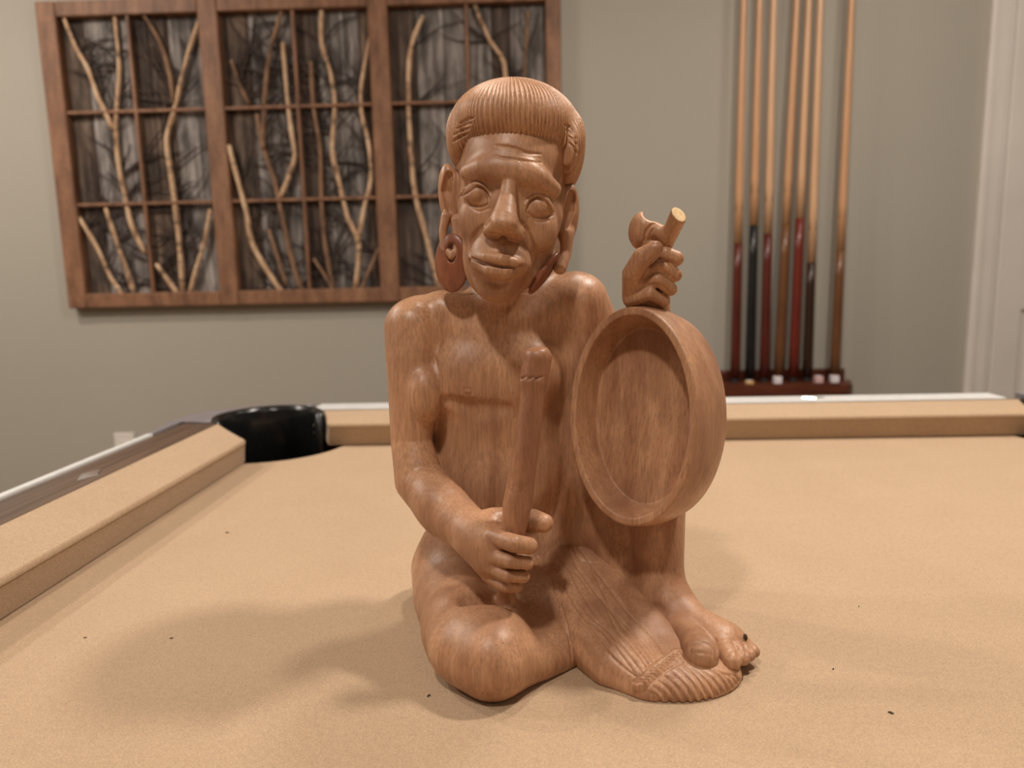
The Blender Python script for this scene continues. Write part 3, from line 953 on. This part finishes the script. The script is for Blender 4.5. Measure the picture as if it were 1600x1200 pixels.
# mallet hand
B.add(E(768, 862, 445, 38, 46, 16, rotm(0, 0, -20)), 8)
B.add(K((745, 838, 452, 34), (775, 850, 442, 28)), 6)
for p_ in ([(770, 838, 436, 13), (803, 849, 424, 14.5), (827, 853, 430, 13.5), (829, 852, 445, 11)],
           [(760, 866, 436, 12), (797, 877, 424, 11.5), (824, 880, 430, 10.5), (825, 878, 445, 9)],
           [(760, 884, 437, 11), (792, 899, 426, 11), (818, 901, 432, 10), (819, 899, 446, 9)],
           [(762, 900, 440, 10), (788, 915, 430, 10.5), (808, 917, 436, 9), (810, 915, 448, 8)]):
    B.add(K(*p_), 1.8)
B.add(K((770, 815, 456, 22), (805, 812, 462, 20), (833, 814, 458, 19), (850, 817, 452, 15)), 4)
# upper hand
B.add(E(1008, 445, 516, 30, 42, 15, rotm(0, 0, 15)), 6)
for p_ in ([(1012, 425, 510, 12), (1040, 396, 497, 11), (1056, 404, 498, 12.5), (1050, 410, 514, 10)],
           [(1000, 442, 506, 11), (1030, 415, 493, 10), (1055, 430, 499, 11), (1048, 430, 516, 10)],
           [(992, 457, 506, 11), (1027, 437, 493, 10), (1048, 452, 500, 10.5), (1040, 452, 517, 10)],
           [(985, 470, 507, 11), (1016, 459, 495, 10), (1037, 471, 501, 10), (1030, 470, 518, 10)]):
    B.add(K(*p_), 1.0)
B.add(K((986, 462, 508, 14), (988, 428, 498, 16), (1004, 402, 490, 16), (1024, 388, 486, 12)), 2)

# ---- head
hr = rotm(0, 0, 6)
B.add(E(804, 235, 522, 92, 95, 48, hr), 4)
B.add(E(801, 262, 513, 80, 78, 49, hr), 8)
B.add(E(796, 325, 508, 80, 86, 43, hr), 8)
B.add(E(782, 395, 500, 59, 76, 37, hr), 9)
B.add(K((776, 425, 492, 40), (777, 441, 480, 32)), 7)
B.add(K((860, 342, 497, 17), (848, 393, 497, 16), (826, 434, 492, 14)), 6)
B.add(K((815, 400, 548, 52), (812, 470, 550, 58)), 6)
# brow ridge
B.add(K((729, 270, 480, 10), (752, 263, 470, 14), (784, 264, 467, 13)), 8)
B.add(K((812, 268, 467, 13), (843, 279, 470, 15), (866, 296, 479, 11)), 8)
B.add(K((770, 264, 468, 12), (825, 270, 468, 12)), 8)
# eye sockets, cheeks
B.cut(E(748, 296, 459, 32, 15, 11, rotm(0, 0, 4)), 5)
B.cut(E(841, 312, 460, 31, 15, 11, rotm(0, 0, 12)), 5)
B.cut(E(768, 312, 456, 13, 20, 8, rotm(0, 0, 10)), 5)
B.cut(E(818, 320, 456, 12, 20, 8, rotm(0, 0, 6)), 5)
B.add(E(737, 345, 480, 20, 26, 8, rotm(0, 0, -10)), 9)
B.add(E(850, 362, 481, 20, 28, 8, rotm(0, 0, 18)), 9)
# eyeballs
B.add(E(747, 305, 478, 24, 19, 10.5), 2.0)
B.add(E(842, 323, 479, 23, 19, 10.5), 2.0)
# muzzle
B.add(E(782, 405, 471, 48, 33, 14, rotm(0, 0, 8)), 6)
B.add(K((787, 378, 474, 14), (784, 394, 466, 18)), 6)
# nose: wedge with a slanting underside
n0 = pt(787, 359, 446); lat = pt(818, 369, 452) - pt(756, 362, 452); bk = pt(786, 375, 464) - n0
un = np.cross(lat, bk); un = un if un[2] < 0 else -un
B.add(combo([K((797, 275, 468, 11), (793, 310, 462, 14), (788, 340, 455, 20)), E(787, 350, 455, 23, 15, 11, rotm(0, 0, 6)),
             E(769, 360, 461, 15, 15, 10), E(806, 365, 461, 15, 15, 10)], 4,
            [plane(-un, n0, n0, n0), E(770, 371, 453, 9, 9, 5), E(802, 375, 453, 9, 9, 5)], 0.5), 1.0)
# lips
B.add(K((737, 403, 470, 4), (760, 402, 457, 8), (783, 405, 453.5, 9), (804, 410, 457, 8), (823, 413, 469, 4)), 3)
B.add(K((744, 414, 468, 5), (766, 422, 457, 10.5), (792, 425, 457, 10.5), (815, 421, 468, 5)), 2.5)
# ears
B.add(E(703, 305, 509, 17, 48, 9, rotm(40, 0, -4)), 4)
B.add(E(887, 336, 510, 16, 48, 9, rotm(-42, 0, 8)), 4)
B.add(K((697, 338, 504, 8), (692, 362, 502, 6.5), (694, 388, 500, 6), (706, 400, 498, 7), (716, 392, 498, 8), (714, 362, 500, 7), (712, 345, 502, 8)), 2)
B.add(K((886, 365, 506, 11), (884, 395, 503, 9), (875, 418, 498, 11)), 3)

# ---- carved lines
S = B.stroke
# ear bowls
S([(702, 274), (699, 298), (703, 328)], [6, 9.5, 5], 0.85, 1.6)
S([(893, 305), (888, 328), (882, 354)], [6, 9, 5], 0.85, 1.6)
# lids
S([(717, 307), (727, 296), (742, 288), (756, 292), (765, 306)], [1.6, 3.4, 3.6, 3.2, 1.6], 0.5, 0.8, 'u')
S([(821, 320), (829, 309), (842, 305), (855, 312), (865, 330)], [1.6, 3.2, 3.6, 3.2, 1.6], 0.5, 0.8, 'u')
B.flush()
S([(721, 307), (731, 301), (746, 292), (757, 297), (763, 308), (763, 318)], [1.5, 2.3, 2.7, 2.7, 2.4, 1.8], 0.85, 0.3)
S([(729, 312), (738, 320), (750, 323), (763, 319)], 2.0, 0.75, 0.4)
S([(823, 331), (826, 318), (838, 310), (851, 315), (859, 326), (863, 335)], [1.8, 2.4, 2.7, 2.7, 2.4, 1.8], 0.85, 0.3)
S([(823, 331), (832, 338), (845, 340), (863, 336)], 2.0, 0.75, 0.4)
S([(723, 299), (731, 290), (743, 283), (756, 287)], [0.8, 1.6, 1.8, 0.8], 0.6, 0.6)
S([(735, 322), (748, 330), (764, 325)], 1.6, 0.4, 0.8)
S([(826, 340), (842, 347), (858, 344)], 1.6, 0.35, 0.8)
S([(736, 404), (752, 409), (765, 413), (785, 417), (803, 417), (818, 414)], [3.2, 4.2, 3.8, 3.4, 3.2, 2.0], 0.9, 0.4)
S([(764, 347), (752, 357), (740, 372), (733, 392), (733, 412), (740, 432)], [2, 4, 5, 4.5, 4, 2], 0.55, 2.0)
S([(812, 346), (822, 358), (829, 380), (832, 402), (828, 424)], [2, 3.5, 4.5, 4, 2], 0.55, 2.0)
S([(848, 388), (838, 410), (830, 430)], [1, 2.2, 1.2], 0.5, 1.5)
S([(753, 362), (757, 351), (765, 344)], 1.8, 0.6, 0.8)
S([(820, 368), (815, 355), (810, 347)], 1.8, 0.6, 0.8)
S([(774, 227), (790, 229), (806, 232), (822, 238), (846, 241)], [0.9, 2.2, 2.3, 2.3, 0.9], 0.65, 0.8)
S([(769, 241), (785, 246), (803, 248), (820, 251), (846, 254)], [0.9, 2.2, 2.3, 2.3, 0.9], 0.65, 0.8)
S([(813, 251), (813, 262)], 1.2, 0.5, 0.6)
S([(787, 378), (786, 394)], [3.5, 5], 0.28, 2.0)
S([(762, 440), (778, 444), (795, 441)], [3, 6, 3], 0.4, 3)
# nipple, armpit, pectoral fold
S([(722, 611), (729, 607), (738, 609), (738, 615), (730, 617), (722, 613)], 1.3, 0.6, 0.5)
S([(671, 550), (680, 562), (686, 580)], [1.5, 2.5, 1.2], 0.6, 1.0)
S([(700, 628), (740, 642), (790, 640)], [5, 16, 5], 0.10, 6)
# finger creases
for q in ([(800, 864), (815, 866), (833, 866)], [(786, 889), (805, 890), (829, 890)], [(782, 909), (800, 910), (820, 909)]):
    S(q, [1.0, 1.8, 1.6], 0.65, 0.6)
for q in ([(1030, 407), (1046, 408), (1062, 416)], [(1016, 428), (1034, 423), (1058, 440)], [(1004, 448), (1028, 445), (1050, 460)]):
    S(q, [1.4, 2.3, 2.0], 0.7, 0.5)
S([(845, 804), (857, 807), (863, 816)], 1.0, 0.5, 0.4)
S([(1012, 378), (1022, 382), (1034, 380)], 1.1, 0.5, 0.4)
S([(838, 868), (847, 885), (862, 895), (867, 922), (877, 947), (885, 973), (890, 1002), (893, 1032)], [1.0, 2.0, 2.0, 2.0, 2.2, 1.6], 0.9, 0.3)
# toes and nails
S([(1078, 1022), (1080, 1010), (1095, 1004), (1110, 1009), (1117, 1021)], [1.4, 2.2, 2.4, 2.2, 1.4], 0.6, 0.4)
S([(1080, 1021), (1096, 1020), (1115, 1024)], [1.2, 1.8, 1.2], 0.5, 0.4)
for q in ([(1136, 1028), (1140, 1017), (1149, 1017), (1153, 1027)], [(1155, 1026), (1158, 1016), (1164, 1017), (1167, 1026)], [(1166, 1019), (1169, 1012), (1174, 1014), (1176, 1021)]):
    S(q, 1.5, 0.55, 0.4)
for q in ([(1136, 1002), (1151, 1012), (1154, 1038)], [(1147, 1000), (1163, 1010), (1167, 1030)], [(1154, 999), (1170, 1007), (1175, 1024)]):
    S(q, [1.0, 2.0, 2.2], 0.6, 0.8)
S([(1117, 1000), (1120, 1015), (1119, 1034)], [1.5, 3, 2.5], 0.6, 1.2)
S([(1010, 965), (1024, 948), (1036, 955)], [2, 4, 2], 0.25, 3)
B.flush()
# ground plane: flat sole
B.keep(plane((0, 0, -1), (0, 0, 0.15), (-300, 300, -20), (400, 700, 500)))

hz = pt(790, 466, 500)[2]
hlo = np.array([pt(675, 300, 500)[0], 438.0, hz - 5]); hhi = np.array([pt(920, 300, 500)[0], 526.0, pt(800, 112, 510)[2] + 4])
def in_head(c, pad):
    return np.all((c > hlo + (2 + pad, 2, 5 + pad)) & (c < hhi - (2 + pad, 2 + pad, 2)), 1)
V, Q = surface_nets(*B.grid((-112, 392, -2.5), (172, 612, hhi[2]), VB))
V1, Q1 = select(V, Q, ~in_head(V[Q].mean(1), 1.4))
V, Q = surface_nets(*B.grid(hlo, hhi, VH))
V2, Q2 = select(V, Q, in_head(V[Q].mean(1), 0.0))
carve('body', np.concatenate([V1, V2]), np.concatenate([Q1, Q2 + len(V1)]), 'wood')

# ---- hair: bowl cut with combed grooves
H = Field()
crown = pt(800, 118, 520)
hc = pt(806, 222, 520)
H.add(E(803, 202, 522, 98, 67, 59, rotm(0, 0, 4)))
H.add(E(806, 216, 530, 101, 82, 53, rotm(0, 0, 4)), 6)
H.add(E(724, 226, 520, 23, 42, 34, rotm(0, 0, -4)), 6)
H.add(E(890, 242, 521, 22, 54, 36, rotm(0, 0, 8)), 6)
def poly_xz(pix, Y, ymax):
    P = np.array([[pt(a, b, Y)[0], pt(a, b, Y)[2]] for a, b in pix])
    n_ = len(P)
    def fn(x, y, z):
        x, z = np.broadcast_arrays(x, z)
        d_ = np.full(x.shape, 1e9, f32); s_ = np.ones(x.shape, f32)
        for i in range(n_):
            a, b = P[i], P[i - 1]
            e0, e1 = b - a
            w0, w1 = x - f32(a[0]), z - f32(a[1])
            t_ = np.clip((w0 * e0 + w1 * e1) / (e0 * e0 + e1 * e1), 0, 1)
            q0, q1 = w0 - t_ * e0, w1 - t_ * e1
            d_ = np.minimum(d_, (q0 * q0 + q1 * q1).astype(f32))
            c1, c2, c3 = z >= a[1], z < b[1], e0 * w1 > e1 * w0
            s_ = np.where((c1 & c2 & c3) | (~c1 & ~c2 & ~c3), -s_, s_)
        d2 = s_ * np.sqrt(d_)
        return np.maximum(d2, y - f32(ymax)).astype(f32)
    return Prim(fn, [P[:, 0].min(), 400, P[:, 1].min()], [P[:, 0].max(), ymax, P[:, 1].max()])
H.cut(poly_xz([(722, 400), (720, 262), (724, 238), (735, 221), (752, 213), (793, 211), (828, 215), (858, 220), (869, 232), (875, 258), (877, 400)], 462, 506), 1.0)
H.cut(poly_xz([(600, 420), (600, 262), (716, 258), (760, 300), (840, 300), (879, 290), (1000, 275), (1000, 420)], 500, 640), 2.0)
# combed grooves radiating from the crown
def groove(x, y, z):
    ax_ = np.arctan2(x - f32(crown[0]), -(y - f32(crown[1] + 6)))
    rad_ = np.sqrt((x - f32(crown[0])) ** 2 + (y - f32(crown[1] + 6)) ** 2)
    wob = 0.9 * np.sin(ax_ * 7.0 + z * 0.05) + 0.7 * np.sin(ax_ * 17.0 + 1.3)
    s_ = np.sin(ax_ * 62.0 + wob)
    amp = 1.7 * np.clip(rad_ / 10.0, 0.15, 1.0)
    return (amp * (np.abs(s_) * -1.0 + 0.64) * np.ones_like(z)).astype(f32)
H.add(Prim(groove, hlo - 10, hhi + 70), 0, 'd')
# carved-out notches at the temples
for q in ([(740, 184), (730, 187), (719, 193)], [(737, 192), (727, 195), (714, 201)], [(734, 200), (722, 204), (709, 211)], [(730, 209), (718, 214), (708, 221)],
          [(880, 194), (888, 198), (895, 206)], [(884, 203), (893, 208), (900, 217)], [(888, 213), (896, 219), (903, 229)], [(889, 224), (896, 231), (901, 240)]):
    H.stroke(q, [1.5, 3.0, 1.5], 0.7, 0.5)
H.flush()
V, Q = surface_nets(*H.grid(hlo + (-6, 0, 60), hhi + (6, 66, 8), 0.55), 1)
carve('hair', V, Q, 'hairwood', 'combed bowl-cut hair with fringe')

# ---- drum
dc = pt(983, 650, 478)
dn = ray(987, 650); dn = -dn / np.linalg.norm(dn)
rz2 = np.array([0, 0, 1.0])
side = np.cross(dn, rz2); side /= np.linalg.norm(side)        # to the picture's right seen from the front? resolved below
ang = math.radians(29)
right = np.array([1.0, 0, 0]); right = right - dn * (right @ dn); right /= np.linalg.norm(right)
upv = np.cross(right, dn); upv = upv if upv[2] > 0 else -upv
nrm_ = dn * math.cos(ang) - right * math.sin(ang)             # faces to the picture's left
wx = right * math.cos(ang) + dn * math.sin(ang)
tl_ = math.radians(-2.0)
wx, wz = wx * math.cos(tl_) + upv * math.sin(tl_), upv * math.cos(tl_) - wx * math.sin(tl_)
sc_ = mmpx(dc)
AX, AZ = 104 * sc_ / math.cos(ang) * 0.945, 171 * sc_
def drum_local(x, y, z):
    x = x - f32(dc[0]); y = y - f32(dc[1]); z = z - f32(dc[2])
    u = x * f32(wx[0]) + y * f32(wx[1]) + z * f32(wx[2])
    v = x * f32(wz[0]) + y * f32(wz[1]) + z * f32(wz[2])
    w_ = -(x * f32(nrm_[0]) + y * f32(nrm_[1]) + z * f32(nrm_[2]))      # depth behind the front rim
    return u, v, w_
def ell2(u, v, a, b):
    k0 = np.sqrt((u / f32(a)) ** 2 + (v / f32(b)) ** 2); k1 = np.sqrt((u / f32(a * a)) ** 2 + (v / f32(b * b)) ** 2)
    return k0 * (k0 - 1) / (k1 + f32(1e-6))
DD, CAV, RIM = 50.0, 22.0, 5.4
def drum_fn(x, y, z):
    u, v, w_ = drum_local(x, y, z)
    grow = 1.0 + 0.03 * np.sin(np.clip(w_ / DD, 0, 1) * math.pi)
    d2 = ell2(u / grow, v / grow, AX, AZ)
    o_ = -smin(-d2, -(np.abs(w_ - f32(DD / 2)) - f32(DD / 2)), 1.5)
    tap = 1.0 - 0.10 * np.clip(w_ / CAV, 0, 1)
    c_ = -smin(-ell2(u / tap, v / tap, AX - RIM, AZ - RIM), -(w_ - f32(CAV)), 1.2)
    return -smin(-o_, c_, 0.9)
ext = np.array([75, 55, 88])
D = Field()
D.add(Prim(drum_fn, dc - ext, dc + ext + np.array([20, 30, 0])))
V, Q = surface_nets(*D.grid(dc - ext - 5, dc + ext + np.array([25, 35, 5]), VP))
carve('drum', V, Q, 'drumwood', 'hollow oval wooden frame drum')

# ---- mallet
Mf = Field()
Mf.add(K((800, 850, 440, 15), (803, 826, 440, 19), (808, 790, 441, 23), (816, 740, 443, 21), (826, 670, 446, 19.5), (833, 612, 449, 19)))
Mf.add(K((834, 596, 450, 22), (840, 560, 452, 22.5)), 2)
Mf.cut(plane((0.13, 0.0, -1), pt(841, 541, 452), pt(800, 545, 430) - 10, pt(880, 520, 475) + 10), 3)
for a_ in (-14, -2, 10):
    Mf.stroke([(834 + a_ - 6, 592), (834 + a_ + 4, 588)], [2.6, 1.4], 0.7, 0.3)
for q in ([(786, 770), (800, 760), (820, 768)], [(790, 760), (805, 772), (825, 758)], [(794, 756), (798, 768), (806, 757), (812, 770), (822, 757)]):
    Mf.stroke(q, 0.9, 0.5, 0.3)
Mf.flush()
V, Q = surface_nets(*Mf.grid((-30, 420, 80), (50, 475, 300), 0.6))
carve('mallet', V, Q, 'malletwood', 'reddish drum mallet with notched head')

# ---- club held in the raised hand
Cf = Field()
tip = pt(1061, 335, 488); tb_ = pt(1029, 404, 512)
Cf.add(cone(tb_, tip + (tip - tb_) * 0.3, 12.0 * mmpx(tip), 14.5 * mmpx(tip)))
cut_n = np.array([0.45, -0.70, 0.52])
Cf.cut(plane(-cut_n, tip, tip - 40, tip + 40), 0.6)
Cf.add(K((1036, 366, 502, 13), (1018, 358, 505, 13), (1003, 352, 508, 13)), 3)
Cf.add(E(1001, 359, 510, 17, 28, 11, rotm(20, 0, 8)), 2.5)
Cf.add(K((998, 380, 510, 9), (1012, 384, 507, 11), (1030, 384, 505, 11)), 2)
Cf.cut(ell(pt(1020, 334, 502), (6, 16, 4.5)), 2.0)
Cf.stroke([(1007, 376), (1011, 360), (1022, 349)], [2, 3, 2], 0.7, 0.6)
Cf.stroke([(1014, 372), (1018, 362), (1026, 352)], [1, 2, 1], 0.6, 0.5)
Cf.flush()
V, Q = surface_nets(*Cf.grid(pt(985, 330, 500) + (-14, -35, -35), pt(1075, 330, 500) + (14, 40, 16), 0.6))
cl = carve('club', V, Q, 'wood', 'short club with crook in raised fist')
cl.data.materials.append(M['palewood'])
cen = np.zeros(len(cl.data.polygons) * 3); cl.data.polygons.foreach_get('center', cen); cen = cen.reshape(-1, 3) * 1000 + BASE
nn_ = np.zeros(len(cl.data.polygons) * 3); cl.data.polygons.foreach_get('normal', nn_); nn_ = nn_.reshape(-1, 3)
cn = cut_n / np.linalg.norm(cut_n)
sel = (nn_ @ cn > 0.9) & (np.abs((cen - tip) @ cn) < 1.0)
cl.data.polygons.foreach_set('material_index', sel.astype(np.int32))

# ---- earrings
def earring(pc, Y, rx, rz_, th, R_, hole, hr_, mat, lab):
    Ef = Field()
    c = pt(*pc, Y); s_ = mmpx(c)
    Ef.add(ell(c, (rx * s_, th, rz_ * s_), R_))
    hcn = c + R_ @ np.array([hole[0] * s_, 0, hole[1] * s_])
    Ef.cut(ell(hcn, (hr_[0] * s_, 14, hr_[1] * s_), R_), 1.2)
    V, Q = surface_nets(*Ef.grid(c - 28, c + 28, 0.55))
    return carve('earring', V, Q, mat, lab)
earring((706, 411), 499, 31, 46, 4.6, rotm(-26, 0, 2), (4, 16), (9, 16), 'redwood', 'red-brown ring in stretched earlobe')
lz = np.array([0.60, 0.12, 0.79]); lz /= np.linalg.norm(lz)
lx = np.array([0.12, 0.97, -0.15]); lx -= lz * (lx @ lz); lx /= np.linalg.norm(lx)
earring((850, 427), 493, 22, 40, 3.8, np.stack([lx, np.cross(lz, lx), lz], 1), (0, 12), (9, 15), 'redwood', 'red-brown ring in stretched earlobe')

# ---- loincloth
L = Field()
L.add(K((858, 808, 566, 36), (885, 868, 530, 46), (915, 930, 495, 54), (952, 985, 464, 56), (985, 1015, 448, 52), (1030, 1047, 432, 40)))
L.add(K((885, 822, 562, 32), (950, 915, 502, 34), (1010, 980, 468, 34), (1050, 1020, 446, 30)), 8)
axv = pt(985, 1015, 448) - pt(885, 868, 530); latv = np.array([-axv[1], axv[0], 0.0])
tn = np.cross(latv, axv); tn = tn / np.linalg.norm(tn) * (1 if tn[2] > 0 else -1)
q0 = pt(930, 955, 480); L.keep(plane(tn, q0 + tn * 16.5, (0, 0, 0), (1, 1, 1)), 9)
fc = pt(1068, 1066, 430); fc[2] = 3.0
L.add(ell(fc, (39, 26, 14), rotm(14)), 10)
L.add(K((905, 985, 470, 44), (960, 1040, 436, 42), (1010, 1065, 422, 34)), 10)
for q in ([(885, 850), (905, 890), (950, 950), (1000, 1010), (1030, 1050)], [(880, 865), (900, 910), (930, 960), (975, 1015), (1010, 1060)],
          [(900, 850), (930, 890), (975, 950), (1020, 1000), (1042, 1035)], [(870, 880), (885, 930), (915, 975), (960, 1030), (1000, 1062)],
          [(895, 880), (940, 935), (985, 985), (1036, 1042)], [(915, 870), (950, 915), (985, 960)], [(900, 935), (925, 965), (950, 985), (962, 1000)],
          [(875, 905), (905, 965), (940, 985), (968, 1020), (990, 1050)], [(930, 900), (960, 960), (1000, 1020), (1022, 1052)], [(862, 850), (880, 880), (905, 900), (925, 930)],
          [(895, 855), (908, 875), (935, 880)], [(945, 945), (965, 985), (1000, 1030), (1016, 1055)]):
    L.stroke(q, [0.9, 2.0, 2.4, 2.0, 1.0], 0.6, 0.6)
L.flush()
# split in the wood along the leg
L.stroke([(838, 868), (847, 885), (862, 895), (867, 922), (877, 947), (885, 973), (890, 1002), (893, 1032)], [1.0, 2.0, 2.0, 2.0, 2.2, 1.6], 0.9, 0.3)
# braided band
L.stroke([(997, 1074), (1012, 1056), (1033, 1038), (1052, 1024), (1062, 1020)], [7, 9, 9, 8, 6], 0.22, 1.5, 'u')
L.flush()
L.stroke([(990, 1066), (1006, 1048), (1026, 1030), (1048, 1016)], 1.7, 0.6, 0.4)
L.stroke([(1006, 1082), (1022, 1064), (1042, 1048), (1066, 1034)], 1.7, 0.6, 0.4)
for i in range(12):
    u = i / 11
    a_ = np.array([1001, 1070]) + (np.array([1060, 1022]) - np.array([1001, 1070])) * u
    L.stroke([tuple(a_ + (-7, -3)), tuple(a_ + (5, -4))], 1.3, 0.6, 0.3)
    L.stroke([tuple(a_ + (4, -4)), tuple(a_ + (9, 4))], 1.3, 0.6, 0.3)
# fringe grooves
fr_top = [(1012, 1080), (1020, 1072), (1029, 1064), (1038, 1056), (1047, 1049), (1056, 1043), (1066, 1038), (1080, 1044), (1096, 1048), (1110, 1046), (1118, 1046), (1130, 1052), (1140, 1054)]
fr_bot = [(1034, 1102), (1050, 1104), (1064, 1103), (1076, 1101), (1088, 1099), (1100, 1096), (1110, 1093), (1120, 1088), (1130, 1084), (1138, 1079), (1145, 1074), (1151, 1069), (1155, 1064)]
for a_, b_ in zip(fr_top, fr_bot):
    m_ = ((a_[0] * 0.55 + b_[0] * 0.45) + 3, (a_[1] * 0.55 + b_[1] * 0.45) - 2)
    L.stroke([a_, m_, b_], [1.0, 2.8, 3.2], 0.6, 0.6)
L.flush()
L.keep(plane((0, 0, -1), (0, 0, 0.15), (-300, 300, -20), (400, 700, 500)))
V, Q = surface_nets(*L.grid((-10, 390, -2.5), (160, 580, 110), VP))
carve('loincloth', V, Q, 'wood', 'loincloth with braided band and fringe')

# ------------------------------------------------------------------ lint on the cloth
for px, py, a_, s_, lab in [
        (355, 833, 0.3, 0.0011, 'dark lint speck on the tan cloth in front of the corner pocket'),
        (268, 998, 0.5, 0.0008, 'short dark lint thread on the cloth left of the statue shadow'),
        (133, 997, 0.2, 0.0007, 'faint lint thread on the cloth beside the left cushion'),
        (670, 1088, 1.0, 0.0009, 'small dark lint speck in the shadow beside the statue knee'),
        (1302, 1046, 0.9, 0.0007, 'small round lint speck on the cloth right of the carved foot'),
        (1392, 1115, -0.5, 0.0010, 'short brown lint thread on the cloth, lowest one at right'),
        (1342, 948, 1.3, 0.0006, 'faint lint speck on the open cloth, highest one at right')]:
    p = atz(px, py, 0.0)
    me = tube_mesh([(-s_ * 1.6, 0, s_ * 0.5), (-s_ * 0.4, s_ * 0.3, s_ * 0.62), (s_ * 0.6, -s_ * 0.2, s_ * 0.6), (s_ * 1.6, s_ * 0.2, s_ * 0.5)], [s_ * 0.3, s_ * 0.5, s_ * 0.5, s_ * 0.25], 6)
    o = tag(link('lint_speck', me, M['lint'], None, True), lab, 'lint', 'lint specks on the table cloth')
    o.location = (p[0], p[1], 0.0001); o.rotation_euler = (0, 0, a_)
cp = B.hit([(1165, 1000)])[0] / 1000.0
me = tube_mesh([(0, 0, -0.0006), (0.0002, 0, 0.0004), (0.0000, 0.0002, 0.0018), (-0.0004, 0.0002, 0.0034), (-0.0003, 0.0002, 0.0042)], [0.0004, 0.0009, 0.0013, 0.0013, 0.0005], 8)
cr = tag(link('dark_crumb', me, M['lint'], None, True), 'dark crumb stuck on top of the carved foot above the toes', 'crumb')
cr.location = tuple(cp)
